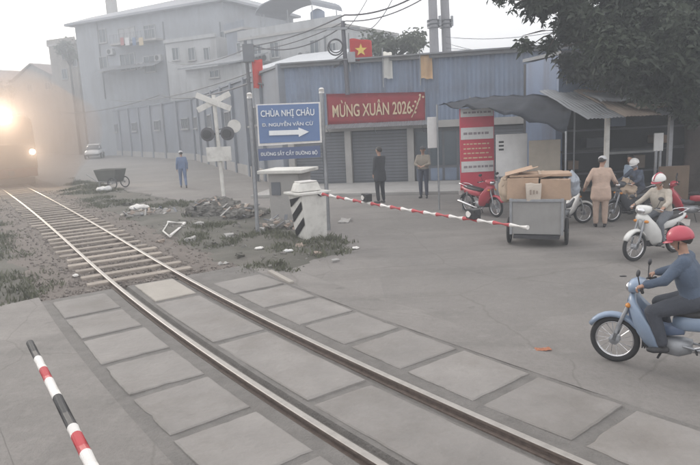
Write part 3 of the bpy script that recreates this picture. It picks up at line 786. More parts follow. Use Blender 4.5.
# ---- blue direction sign on two grey posts
p1 = G(258, 236); Ys = p1.y
p2 = AT(327, 200, Ys + .35); p2.z = 0
sign = thing('direction_sign', 'blue road sign with white arrow on two tall grey posts', 'sign', p1)
t1 = AT(249.5, 97, Ys); t2 = AT(321.5, 92, Ys + .35)
for pt, bt in ((t1, p1), (t2, p2)):
    bm = B(); tube(bm, [bt - p1 - Vector((0, 0, .05)), pt - p1], .05, 10); o = obj('post', bm, M_steel, sign)
    bm = B(); tube(bm, [pt - p1 - Vector((0, 0, .03)), pt - p1 + Vector((0, 0, .07)), pt - p1 + Vector((0, 0, .1))], [.065, .065, .03], 10); obj('post_cap', bm, M_bandw, o)
M_blue = mat('sign_blue', (.12, .19, .36), .5, .06, 3, dirt=.1); M_let = mat('sign_white_print', (.74, .76, .78), .5, .04, 6)
M_navy = mat('sign_navy', (.09, .12, .22), .5, .06, 3, dirt=.1)
def sq(u, v, off=0.): return AT(u, v, Ys - .1 - off) - p1
def quad_panel(name, us, vs, mt, parent, th=.03, off=0.):
    (ua, ub, uc, ud), (va, vb, vc, vd) = us, vs
    f = [sq(ua, va, off), sq(ub, vb, off), sq(uc, vc, off), sq(ud, vd, off)]
    bm = B(); a = [bm.verts.new(v) for v in f]; b = [bm.verts.new(v + Vector((0, th, 0))) for v in f]
    bm.faces.new(a); bm.faces.new(b[::-1])
    for k in range(4): bm.faces.new((a[k], b[k], b[(k + 1) % 4], a[(k + 1) % 4]))
    bmesh.ops.recalc_face_normals(bm, faces=bm.faces[:]); return obj(name, bm, mt, parent)
fr = quad_panel('sign_frame', (256, 320, 322, 258.5), (104.5, 102, 142.5, 146), M_bandw, sign)
bp_ = quad_panel('sign_panel', (257.5, 318.5, 320, 259.8), (105.5, 103.5, 140.5, 143.5), M_blue, sign, .02, .02)
qp2 = quad_panel('lower_panel', (258, 320, 320.5, 259), (149, 145.5, 157, 161), M_navy, sign)
slope = math.atan2((sq(318, 104).z - sq(258, 106).z), (sq(318, 104).x - sq(258, 106).x))
def sgn_text(s, u, v, wpx, hpx, off=.045, m_=None):
    a = sq(u, v, off); k = (Ys) / F_PX
    return text_obj(s, .2, m_ or M_let, sign, a, (R(90), -slope, 0), .003, width=wpx * k, height=hpx * k)
sgn_text('CHÙA NHỊ CHÂU', 287.5, 113, 52, 9.5)
sgn_text('Đ. NGUYỄN VĂN CỪ', 287.5, 123.4, 50, 5)
a = sq(289, 132.5, .045); k = Ys / F_PX
bm = B(); W = 39 * k; hA = 4.6 * k
prism(bm, [(-W / 2, -hA / 2), (W * .24, -hA / 2), (W * .24, -hA), (W / 2, 0), (W * .24, hA), (W * .24, hA / 2), (-W / 2, hA / 2)], -.003, .003)
o = obj('arrow', bm, M_let, sign); o.location = a; o.rotation_euler = (0, -slope, 0)
sgn_text('ĐƯỜNG SẮT CẮT ĐƯỜNG BỘ', 289, 153, 56, 6.0, .018)

# ---- barrier housing, cabinet, striped arm
pb = G(312, 240)
yaw = R(34)
gate = thing('barrier_gate', 'red and white barrier arm on a white striped housing across the road', 'barrier', pb, 0)
RZ = Matrix.Rotation(yaw, 3, 'Z')
hz = Z_AT(312, 193, pb)
bm = B(); v_ = box(bm, (.5, .55, hz), (0, 0, hz / 2), None); 
for v in v_:
    if v.co.z > hz * .5: v.co.x = v.co.x * 1.28 - .06; v.co.y *= 1.15
bmesh.ops.rotate(bm, verts=bm.verts[:], cent=(0, 0, 0), matrix=RZ); obj('housing', bm, M_white, gate, bevel=.02)
for k in range(3):                                   # black diagonal stripes on the left-hand face
    z0 = .08 + k * .36
    bm = B(); vs = []
    for (yy, zz) in ((-.24, z0 + .34), (.24, z0 - .02), (.24, z0 + .16), (-.24, z0 + .52)):
        zz = min(max(zz, .03), hz - .02); f_ = zz / hz; x_ = -(.25 + .06 * f_ + .13 * f_ * .5 + .01) ; x_ = -(.25 * (1 + .28 * f_)) - .06 * f_ - .012
        vs.append(bm.verts.new(RZ @ Vector((x_, yy * (1 + .1 * f_), zz))))
    bm.faces.new(vs); bmesh.ops.solidify(bm, geom=bm.faces[:], thickness=-.008); obj('black_stripe', bm, M_black, gate)
bm = B(); box(bm, (.84, .72, .05), RZ @ Vector((-.05, 0, hz + .027)), RZ); obj('cap_plate', bm, M_white, gate, bevel=.012)
bm = B(); box(bm, (.62, .36, .2), RZ @ Vector((-.08, 0, hz + .16)), RZ, top=.78); mo = obj('motor_box', bm, M_white, gate, bevel=.03)
bm = B(); box(bm, (.42, .3, .025), RZ @ Vector((-.08, 0, hz + .275)), RZ); obj('motor_lid', bm, M_bandw, mo, bevel=.008)
# arm
aS = AT(316, 193, pb.y - .1); zA = aS.z
aE = G(528, 227.5, zA)
adir = (aE - aS); alen = adir.length; adir.normalize()
xr, yr = ring_frame(adir)
n = 19
arm = None
for k in range(n):
    a = aS + adir * (alen * k / n) - pb; b = aS + adir * (alen * (k + 1) / n - .002) - pb
    a = a - Vector((0, 0, .035 * math.sin(math.pi * k / n))); b = b - Vector((0, 0, .035 * math.sin(math.pi * (k + 1) / n)))
    bm = B(); tube(bm, [a, b], .042 - .012 * k / n, 12); o = obj('white_band' if k % 2 == 0 else 'red_band', bm, M_bandw if k % 2 == 0 else M_red, gate)
bm = B(); tube(bm, [aS - pb - adir * .75, aS - pb + adir * .12], .06, 10); obj('arm_socket', bm, M_white, gate)
bm = B(); box(bm, (.3, .22, .26), aS - pb - adir * .72, Matrix.Rotation(math.atan2(adir.y, adir.x), 3, 'Z')); obj('counterweight', bm, M_bandw, gate, bevel=.02)
bm = B(); tube(bm, [aS - pb + Vector((-.25, .12, -.02)), aS - pb + Vector((.12, -.14, -.02))], .05, 10); obj('pivot', bm, M_dark, gate)
def arm_lamp(f, parent, S, D, Ln, base, toward):
    c = S + D * (Ln * f) - base + Vector((0, 0, .075))
    q = Matrix.Rotation(math.atan2(D.y, D.x), 3, 'Z')
    bm = B(); box(bm, (.2, .13, .15), c, q); o = obj('lamp_box', bm, M_black, parent, bevel=.012)
    nrm = q @ Vector((0, toward, 0))
    bm = B(); tube(bm, [c + nrm * .06 + q @ Vector((-.03, 0, 0)), c + nrm * .082 + q @ Vector((-.03, 0, 0))], .05, 16); obj('lens', bm, M_bandw, o)
arm_lamp(.34, gate, aS, adir, alen, pb, -1); arm_lamp(.825, gate, aS, adir, alen, pb, -1)
# taller cabinet behind
pc = G(292, 226); pc.y += .25
cab = thing('concrete_cabinet', 'pale concrete control cabinet with overhanging flat top behind the barrier housing', 'cabinet', pc, R(-20))
cz = Z_AT(290, 172, pc)
boxo('body', (.86, .8, cz), (0, 0, cz / 2), M_conc, cab, bevel=.015)
boxo('top_slab', (1.28, 1.1, .09), (-.03, 0, cz + .047), M_white, cab, bevel=.02)
boxo('hatch', (.26, .02, .34), (-.22, -.412, cz * .72), M_shut, cab, bevel=.005)
boxo('base_step', (1.0, .95, .1), (0, 0, .05), M_conc, cab, bevel=.02)
# short rest post for the arm
# ---- near barrier arm, lower left
ZB = .98
nS = G(30, 343, ZB); nE0 = G(92, 466, ZB); nd = (nE0 - nS).normalized(); nL = (nE0 - nS).length + 1.9
pbase = nS + nd * nL; pbase.z = 0
g2 = thing('barrier_gate', 'black, white and red barrier arm slanting in at the lower left corner', 'barrier', pbase)
vb = [343, 359, 370, 381, 398, 428, 436, 454, 473]; nms = ['black_band', 'white_band', 'red_band', 'white_band', 'black_band', 'white_band', 'red_band', 'white_band']
cuts = [(G(30 + 62 * (v - 343) / 123, v, ZB) - nS).dot(nd) for v in vb]
while cuts[-1] < nL - .3: cuts.append(cuts[-1] + .2); nms.append(['black_band', 'white_band', 'red_band', 'white_band'][len(nms) % 4])
cuts[-1] = nL
for nm, s, e in zip(nms, cuts, cuts[1:]):
    bm = B(); tube(bm, [nS + nd * (s + .0015) - pbase, nS + nd * e - pbase], .029 + .008 * s / nL, 14)
    obj(nm, bm, M_black if nm[0] == 'b' else M_red if nm[0] == 'r' else M_bandw, g2)
boxo('housing', (.5, .5, 1.15), (0, 0, .575), M_white, g2, bevel=.02); boxo('cap_plate', (.6, .6, .05), (0, 0, 1.178), M_white, g2, bevel=.01)

# ================================================================== TRAIN
s_tr = track_sd(G(13, 187))[0] - 1.6
pt = TR(s_tr, 0); tg = TANG(s_tr + 7)
loco = thing('diesel_locomotive', 'diesel locomotive approaching with blazing headlights at the left edge', 'locomotive', pt, math.atan2(tg.y, tg.x))
M_loco = mat('loco_dark', (.05, .048, .05), .45, .12, 2, dirt=.3); M_locor = mat('loco_dull_red', (.09, .03, .028), .45, .1, 2, dirt=.3)
# local x points away along the track, front face at x = 0
def rs(x, hw, z0, z1, rt=.35):
    return [(x, -hw, z0), (x, hw, z0), (x, hw, z1 - rt), (x, hw * .82, z1 - .08), (x, hw * .45, z1), (x, -hw * .45, z1), (x, -hw * .82, z1 - .08), (x, -hw, z1 - rt)]
bm = B(); loft(bm, [rs(.0, 1.2, 1.0, 2.25, .2), rs(.08, 1.32, 1.0, 2.35, .2), rs(.55, 1.36, 1.0, 3.75), rs(.8, 1.38, 1.0, 3.85), rs(13.5, 1.38, 1.0, 3.85), rs(13.8, 1.3, 1.0, 3.7)]); obj('body', bm, M_loco, loco)
boxo('underframe', (13.4, 2.3, .35), (6.8, 0, .83), M_dark, loco)
boxo('buffer_beam', (.25, 2.5, .45), (.0, 0, .82), M_locor, loco, bevel=.03)
boxo('cow_catcher', (.2, 2.2, .35), (.05, 0, .38), M_dark, loco, bevel=.03)
boxo('coupler', (.4, .25, .25), (-.3, 0, .82), M_dark, loco, bevel=.04)
for sg in (-1, 1):
    bm = B(); vs = [bm.verts.new(v) for v in ((.17, sg * .1, 2.55), (.17, sg * 1.15, 2.55), (.455, sg * 1.1, 3.35), (.455, sg * .1, 3.35))]; bm.faces.new(vs); bmesh.ops.solidify(bm, geom=bm.faces[:], thickness=.03); o = obj('cab_window', bm, M_glassd, loco); o.location = (-.02, 0, 0)
    for k in range(6): boxo('side_window' if k == 0 else 'grille', (.8 if k == 0 else 1.2, .03, .7), (1.5 + k * 2.0, sg * 1.39, 2.95), M_glassd if k == 0 else M_dark, loco)
    boxo('stripe', (12.6, .02, .35), (7.1, sg * 1.385, 1.9), M_locor, loco)
for bx in (2.6, 11.0):
    boxo('bogie', (3.2, 1.9, .4), (bx, 0, .55), M_dark, loco, bevel=.05)
    for wx in (-1.1, 0, 1.1):
        for sg in (-1, 1):
            bm = B(); tube(bm, [(bx + wx, sg * .49, .47), (bx + wx, sg * .6, .47)], .36, 24); obj('wheel', bm, M_rail_side, loco)
M_head = emit('headlight_lens', (1, .86, .62), 40)
def lamp(y, z, r, x):
    bm = B(); tube(bm, [(x - .1, y, z), (x + .15, y, z)], r * 1.2, 20, cap=True); o = obj('headlight', bm, M_dark, loco)
    bm = B(); tube(bm, [(x - .13, y, z), (x - .104, y, z)], r, 20); obj('lens', bm, M_head, o)
lz = Z_AT(12, 117, pt)
boxo('lamp_box', (.5, .9, .4), (.62, 0, 3.55), M_loco, loco, bevel=.05)
lamp(.24, 3.68, .2, .37); lamp(-.24, 3.68, .2, .37)
lamp(1.12, 1.85, .13, .02); lamp(-1.12, 1.85, .13, .02)
mwl = Matrix.Translation(pt) @ Matrix.Rotation(math.atan2(tg.y, tg.x), 4, 'Z')
for (y, z, x, e) in ((0, 3.68, .1, 2100), (-1.12, 1.85, -.2, 320), (1.12, 1.85, -.2, 320)):
    ld = bpy.data.lights.new('headlight_beam', 'SPOT'); ld.energy = e; ld.spot_size = R(140); ld.spot_blend = .9; ld.color = (1, .83, .62); ld.shadow_soft_size = .15
    lo = bpy.data.objects.new('headlight_beam', ld); C.objects.link(lo); lo.location = mwl @ Vector((x, y, z)); 
    lo.rotation_euler = (mwl.to_3x3() @ Vector((-1, 0, -.07))).to_track_quat('-Z', 'Y').to_euler()

# ================================================================== FAR SMALL THINGS
# ---- parked white car
def car(name, label, loc, rz, paint):
    t = thing(name, label, 'car', loc, rz)
    bm = B(); loft(bm, [sec(-2.0, .62, .62, .22), sec(-1.9, .64, .78, .3), sec(-1.2, .66, .84, .36), sec(0, .66, .85, .38), sec(1.2, .62, .84, .33), sec(1.85, .56, .76, .24), sec(1.98, .52, .6, .16)]); obj('body', bm, paint, t, smooth=True)
    bm = B(); loft(bm, [sec(-1.75, .95, .62, .06), sec(-1.2, 1.14, .68, .3), sec(-.4, 1.17, .7, .34), sec(.3, 1.13, .68, .3), sec(1.05, .92, .66, .05)]); obj('cabin', bm, M_glassd, t, smooth=True)
    bm = B(); loft(bm, [sec(-1.2, 1.43, .6, .03), sec(-.5, 1.5, .64, .04), sec(.3, 1.42, .6, .03)]); obj('roof', bm, paint, t, smooth=True)
    for x in (-1.2, 1.2):
        for y in (-.78, .78):
            bm = B(); torus(bm, .24, .08, 20, 8, (x, y, .32)); o = obj('wheel', bm, M_rubber, t); bm = B(); tube(bm, [(x, y - .07, .32), (x, y + .07, .32)], .18, 14); obj('rim', bm, M_steel, o)
    for y in (-.55, .55): 
        bm = B(); ball(bm, (1.86, y, .66), .08, .15, .08); obj('headlight', bm, M_bandw, t)
        boxo('pillar', (.1, .05, .42), (.55, y * 1.14, 1.18), paint, t, rot=Matrix.Rotation(R(-52), 3, 'Y'))
    boxo('bumper', (.12, 1.3, .16), (1.98, 0, .4), M_dark, t, bevel=.03)
    return t
pc_ = G(95, 158.2)
cr_ = car('parked_car', 'small white car parked far off by the factory wall', pc_, R(-75), mat('white_car_paint', (.62, .62, .62), .3, .04, 3, coat=.5))

# ---- hand cart (rubbish barrow) on the road edge
pk = G(112, 188.5)
bn = thing('hand_cart', 'small dark open handcart standing at the verge before the car', 'cart', pk, R(-18))
bm = B(); box(bm, (1.25, .8, .6), (0, 0, .62), None)
for v in bm.verts:
    if v.co.z < .6: v.co.x *= .72; v.co.y *= .8
bmesh.ops.delete(bm, geom=[max(bm.faces, key=lambda f: f.calc_center_median().z)], context='FACES'); bmesh.ops.solidify(bm, geom=bm.faces[:], thickness=.03)
obj('tub', bm, mat('dark_green_sheet', (.09, .095, .085), .7, .2, 3, dirt=.4), bn)
for y in (-.46, .46):
    bm = B(); torus(bm, .25, .03, 24, 6, (.42, y, .28)); o = obj('wheel', bm, M_rubber, bn)
    bm = B()
    for k in range(8): a = k * math.pi / 4; tube(bm, [(.42, y, .28), (.42 + .24 * math.cos(a), y, .28 + .24 * math.sin(a))], .008, 4)
    obj('spokes', bm, M_steel, o)
bm = B(); tube(bm, [(.42, -.48, .28), (.42, .48, .28)], .02, 6); obj('axle', bm, M_dark, bn)
for y in (-.34, .34):
    bm = B(); tube(bm, [(.5, y, .36), (-.5, y, .36), (-1.1, y, .72)], .02, 6); obj('handle', bm, M_steel, bn)
    boxo('leg', (.04, .04, .35), (-.4, y, .175), M_steel, bn)

def WPY(u, off):
    x, z = LX(u, 60, SA, SB, off); a = Vector((*SA, 0)); d = (Vector((*SB, 0)) - a).normalized(); n = Vector((-d.y, d.x, 0)); return (a + d * x - n * off).y
# ---- concrete utility poles
def upole(name, label, u0, v0, u1, v1, Y, r0, r1, ins):
    a = AT(u0, v0, Y); b = AT(u1, v1, Y); d = (a - b) / (a.z - b.z)      # lean
    base = b + d * (0 - b.z); t = thing(name, label, 'pole', (base.x, base.y, 0))
    topz = a.z + 2.2
    bm = B(); tube(bm, [d * -.1, d * (topz / 2), d * topz], [r0, (r0 + r1) / 2, r1], 14); obj('shaft', bm, mat('concrete_pole', (.27, .27, .29), .85, .1, 1.5, .2, dirt=.25), t, smooth=False)
    for z in ins:
        zz = AT(u0, z, Y).z
        bm = B(); tube(bm, [d * (zz - .09), d * (zz + .09)], r0 + .05, 14); obj('band', bm, M_steel, t)
        bm = B(); box(bm, (.12, .12, .3), d * zz + Vector((r0 + .05, -.05, .12))); obj('insulator', bm, M_steel, t, bevel=.03)
    return t
upole('utility_pole', 'left one of twin concrete utility poles rising behind the blue shed', 432.5, 0, 434.5, 55, 31, .26, .2, (22, 26))
upole('utility_pole', 'right one of twin concrete utility poles rising behind the blue shed', 444.5, 0, 447, 55, 31.3, .26, .2, (22, 26))
YM = WPY(347, .3); pz = AT(347, 80, YM); pz.z = 3.7
up = thing('power_pole', 'short dark power mast with coiled cable fixed above the red banner', 'pole', pz)
zt_ = AT(345, 21, YM).z - 3.7
bm = B(); tube(bm, [(0, 0, 0), (-.06, 0, zt_)], [.09, .08], 10); obj('shaft', bm, mat('dark_pole', (.12, .12, .14), .8, .15, 2), up)
bm = B(); torus(bm, .3, .03, 20, 6, (-.4, -.12, zt_ - 1.0)); torus(bm, .26, .025, 20, 6, (-.38, -.17, zt_ - .95)); obj('cable_coil', bm, M_wire, up)
boxo('junction_box', (.3, .2, .4), (.22, -.05, zt_ - 1.4), M_steel, up, bevel=.02); boxo('cross_arm', (1.3, .08, .08), (-.05, -.12, zt_ - .3), M_steel, up)
px2 = AT(253, 40, 29.6); lp = thing('lamp_post', 'grey post carrying the red hanging flag behind the sign', 'pole', (AT(256, 160, 29.6).x, 29.6, 0))
zl = px2.z
bm = B(); tube(bm, [(0, 0, -.05), (-.1, 0, zl)], [.1, .08], 10); obj('shaft', bm, M_shut, lp); boxo('meter_box', (.5, .35, .8), (.05, -.2, zl - .6), M_shut, lp, bevel=.02)

# ---- flags
def flag(name, label, u0, v0, u1, v1, Y, mt, wav=.06, star=False, pole=None, vertical=False):
    a = AT(u0, v0, Y); b = AT(u1, v1, Y)
    t = thing(name, label, 'flag', (a.x, a.y, 0))
    W_, H_ = b.x - a.x, a.z - b.z
    nx, nz = 14, 8; bm = B(); rows = []
    for j in range(nz + 1):
        r_ = []
        for i in range(nx + 1):
            q, r__ = i / nx, j / nz
            r_.append(bm.verts.new((W_ * q * (.97 if not vertical else 1), wav * math.sin(q * 8 + r__ * 2.2) * (q if not vertical else 1), a.z - H_ * r__ - (.12 * W_ * q * q if not vertical else 0) + .02 * math.sin(q * 9))))
        rows.append(r_)
    for x, y in zip(rows, rows[1:]):
        for i in range(nx): bm.faces.new((x[i], x[i + 1], y[i + 1], y[i]))
    bmesh.ops.solidify(bm, geom=bm.faces[:], thickness=.006)
    obj('cloth', bm, mt, t, smooth=True)
    if star:
        bm = B(); c = (W_ * .48, a.z - H_ * .5 - .03); rr = H_ * .3
        prism(bm, [(c[0] + (rr if k % 2 == 0 else rr * .4) * math.sin(k * math.pi / 5), c[1] + (rr if k % 2 == 0 else rr * .4) * math.cos(k * math.pi / 5)) for k in range(10)], -wav - .02, -wav - .01)
        obj('star', bm, mat('flag_yellow', (.7, .52, .1), .7, .05), t)
    if pole:
        zt = AT(u0, pole[0], Y).z; bx = pole[1]
        bm = B(); tube(bm, [(-.03, 0, pole[2]), (-.03, 0, zt)], .025, 6); obj('flagpole', bm, M_steel, t)
    return t
M_flagred = mat('flag_red', (.52, .05, .05), .75, .06, 4)
flag('national_flag', 'red flag with yellow star flying above the banner', 349.5, 39, 373, 60, WPY(350, .26), M_flagred, .08, True, (33, 0, 4.6))
flag('white_flag', 'narrow white flag above the blue shed', 383, 52, 393, 78, WPY(383, .26), mat('flag_white', (.85, .84, .8), .8, .05, 4), .05, False, (48, 0, 3.9))
flag('cream_flag', 'cream-orange flag hanging beside the twin poles', 420.5, 54, 433, 78, WPY(421, .26), mat('flag_cream', (.85, .6, .36), .8, .08, 3), .06, False, (50, 0, 3.9))
flag('red_flag', 'long red flag hanging down above the crossbuck sign', 251.5, 60, 264, 88, 29.3, mat('flag_red_dull', (.62, .08, .06), .8, .1, 2), .05, False, (58, 0, 0.), True)

# ---- overhead cables
def cable(label, pts, r=.02, sag=.3, n=14):
    t = None; out = []
    for a, b in zip(pts, pts[1:]):
        for k in range(n + (b is pts[-1])):
            f = k / n; p = a.lerp(b, f); p.z -= sag * 4 * f * (1 - f); out.append(p)
    bm = B(); tube(bm, out, r * .62, 5); o = obj('overhead_cable', bm, M_wire); tag(o, label, 'cable'); return o
cable('thick dark cable rising over the white roofs to the top edge', [AT(240, 47, 36), AT(345, 15, YM), AT(430, -12, 22)], .05, .25)
cable('second dark cable just under the thick one over the roofs', [AT(240, 51, 36), AT(346, 21, YM), AT(440, -12, 21)], .035, .3)
cable('slack cable looping from the power pole to upper right', [AT(346, 27, YM), AT(372, 28, 23.6), AT(394, -4, 23)], .022, .12)
cable('short cable from the power pole towards the first flag', [AT(346, 30, YM), AT(370, -6, 23)], .02, .1)
cable('sagging bundle of cables along the factory wall top', [AT(60, 113, 78), AT(160, 95, 60), AT(253, 82, 29.6), AT(345, 60, YM)], .08, .5)
cable('thin cable above the factory wall cable bundle', [AT(110, 100, 70), AT(253, 72, 29.6), AT(345, 52, YM)], .045, .6)
cable('cable slanting across the pale house front block', [AT(168, 62, 58), AT(253, 46, 29.6), AT(346, 24, YM)], .04, .5)
cable('upper thin wire between twin poles and the tree', [AT(446, 37, 31), AT(600, 22, 24)], .02, .3)
cable('lower thin wire between twin poles and the tree', [AT(446, 48, 31), AT(600, 34, 24)], .02, .3)
cable('middle thin wire dipping between twin poles and tree', [AT(446, 43, 31), AT(600, 40, 24)], .018, .5)
cable('wire running just above the blue shed roof', [AT(446, 52, 31), AT(600, 46, 24)], .018, .2)

# ================================================================== TREES
def tree(name, label, base, trunk_pts, limbs, clumps, leaf, n_leaf, mt, bark, seed=1, group=None):
    rnd = random.Random(seed); t = thing(name, label, 'tree', base, 0, group)
    bm = B(); tube(bm, *trunk_pts, 10)
    for pts, rad in limbs: tube(bm, pts, rad, 7)
    obj('trunk', bm, bark, t, smooth=True)
    V = []; Fc = []
    tot = sum(c[1] ** 2 for c in clumps)
    for (c, r, fl) in clumps:
        c = Vector(c)
        for k in range(int(n_leaf * r * r / tot)):
            d = Vector((rnd.gauss(0, 1), rnd.gauss(0, 1), rnd.gauss(0, 1))).normalized() * r * rnd.random() ** .45
            d.z *= fl; p = c + d
            if noise.noise(p * 1.5) < -.14: continue
            a = Vector((rnd.gauss(0, 1), rnd.gauss(0, 1), rnd.gauss(0, .6))).normalized(); b = a.cross(Vector((rnd.gauss(0, 1), rnd.gauss(0, 1), rnd.gauss(0, 1)))).normalized()
            L = leaf * rnd.uniform(.6, 1.4); W_ = L * .42; i = len(V)
            V += [p, p + a * L * .5 + b * W_ * .5, p + a * L - Vector((0, 0, L * .25)), p + a * L * .5 - b * W_ * .5]; Fc.append((i, i + 1, i + 2, i + 3))
    me = bpy.data.meshes.new('crown'); me.from_pydata([tuple(v) for v in V], [], Fc); me.materials.append(mt)
    o = bpy.data.objects.new('crown', me); C.objects.link(o); o.parent = t
    return t
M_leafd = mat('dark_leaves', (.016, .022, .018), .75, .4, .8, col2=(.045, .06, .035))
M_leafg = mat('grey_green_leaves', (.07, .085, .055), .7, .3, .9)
M_bark = mat('dark_bark', (.06, .05, .045), .95, .3, 5, .8)
tb = Vector((AT(690, 200, 16.3).x, 16.3, 0))
def tl(u, v, Y): return AT(u, v, Y) - tb
limbs = []
fork = Vector((-.1, 0, 3.1))
for (u, v, Y, r) in ((600, 40, 14.5, .1), (560, 30, 15, .08), (650, -10, 15.5, .12), (700, 20, 15, .1), (540, -5, 14.8, .06), (620, 60, 14.2, .06), (720, -40, 17, .12)):
    e = tl(u, v, Y); mid = fork.lerp(e, .5) + Vector((0, 0, .35)); limbs.append(([fork, mid, e], [.16, r, .02]))
for (u0, v0, u1, v1, Y) in ((560, 30, 527, 48, 15), (560, 30, 522, 36, 15), (560, 32, 548, 50, 15), (540, -5, 512, 6, 14.8), (600, 40, 560, 48, 14.5)):
    limbs.append(([tl(u0, v0, Y), tl((u0 + u1) / 2, (v0 + v1) / 2 - 2, Y - .1), tl(u1, v1, Y - .15)], [.03, .018, .006]))
cl = []
rn = random.Random(5)
for (u, v, Y, r) in ((515, -6, 14.6, .38), (530, 2, 14.7, .42), (556, -6, 14.8, .6), (575, 12, 14.8, .62), (598, 30, 14.6, .68), (566, 34, 15, .32), (592, 54, 14.4, .5), (612, 8, 15, .9), (620, 62, 14.0, .66), (645, 30, 15, 1.0), (640, 78, 14.2, .55), (668, 66, 14.6, .85), (690, 20, 15.4, 1.2), (690, 84, 14.8, .7), (655, -15, 16, 1.2), (600, -25, 15.5, 1.0), (720, 50, 15.5, 1.3), (720, -30, 16.5, 1.6), (655, 90, 14.4, .45), (560, -30, 15.5, .8), (525, 44, 15, .22), (548, 46, 15.1, .26), (760, 20, 16.5, 1.6), (675, 100, 15.2, .5), (700, 110, 15.2, .5), (640, 50, 17, 1.2), (610, 45, 17.5, 1.0), (580, 62, 17.4, .55), (690, 50, 17.4, 1.3), (580, 72, 17.2, .5), (600, 78, 17, .5), (622, 84, 16.9, .5), (645, 92, 16.6, .5), (590, 45, 17.2, .7), (566, 58, 17.6, .35), (668, 100, 16, .5), (640, 20, 17.5, 1.2), (500, -8, 15, .34), (512, 2, 14.9, .3), (545, -2, 14.6, .5), (560, 14, 14.6, .42), (585, 24, 14.4, .6), (610, 40, 14.2, .7), (635, 60, 14, .7), (665, 40, 14.2, 1.0), (690, 60, 14.2, 1.0), (535, 14, 14.7, .22), (548, 22, 14.8, .2)):
    cl.append((tl(u, v, Y), r, .85))
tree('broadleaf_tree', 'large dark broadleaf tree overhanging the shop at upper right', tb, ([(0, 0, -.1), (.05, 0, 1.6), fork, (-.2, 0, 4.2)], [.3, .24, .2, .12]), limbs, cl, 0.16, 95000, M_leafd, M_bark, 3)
def small_tree(label, u, vtop, vbot, Y, wpx, n, seed, mt=M_leafg, leaf=.28):
    top = AT(u, vtop, Y); bot = AT(u, vbot, Y); base = Vector((top.x, Y, 0)); rw = wpx * Y / F_PX / 2; rnd = random.Random(seed)
    hgt = top.z - bot.z; cl = []
    for k in range(12): cl.append((Vector((rnd.uniform(-.75, .75) * rw, rnd.uniform(-.6, .6) * rw, bot.z + hgt * rnd.uniform(.15, .85))), max(.35, rw * rnd.uniform(.25, .5)), .8))
    lim = [([(0, 0, bot.z), tuple(c[0])], [.08, .02]) for c in cl]
    return tree('small_tree', label, base, ([(0, 0, -.1), (0, 0, bot.z * .6), (0, 0, bot.z + hgt * .3)], [.2, .15, .08]), lim, cl, leaf, n, mt, M_bark, seed)
small_tree('small tree showing above the shed between the flags', 393, 34, 60, 34, 62, 2600, 4)
small_tree('thin sparse tree standing left of the tall pale house', 66, 34, 66, 80, 22, 700, 6, leaf=.5)
small_tree('distant tree above the roofs at the far left edge', 8, 78, 98, 96, 26, 700, 8, leaf=.55)

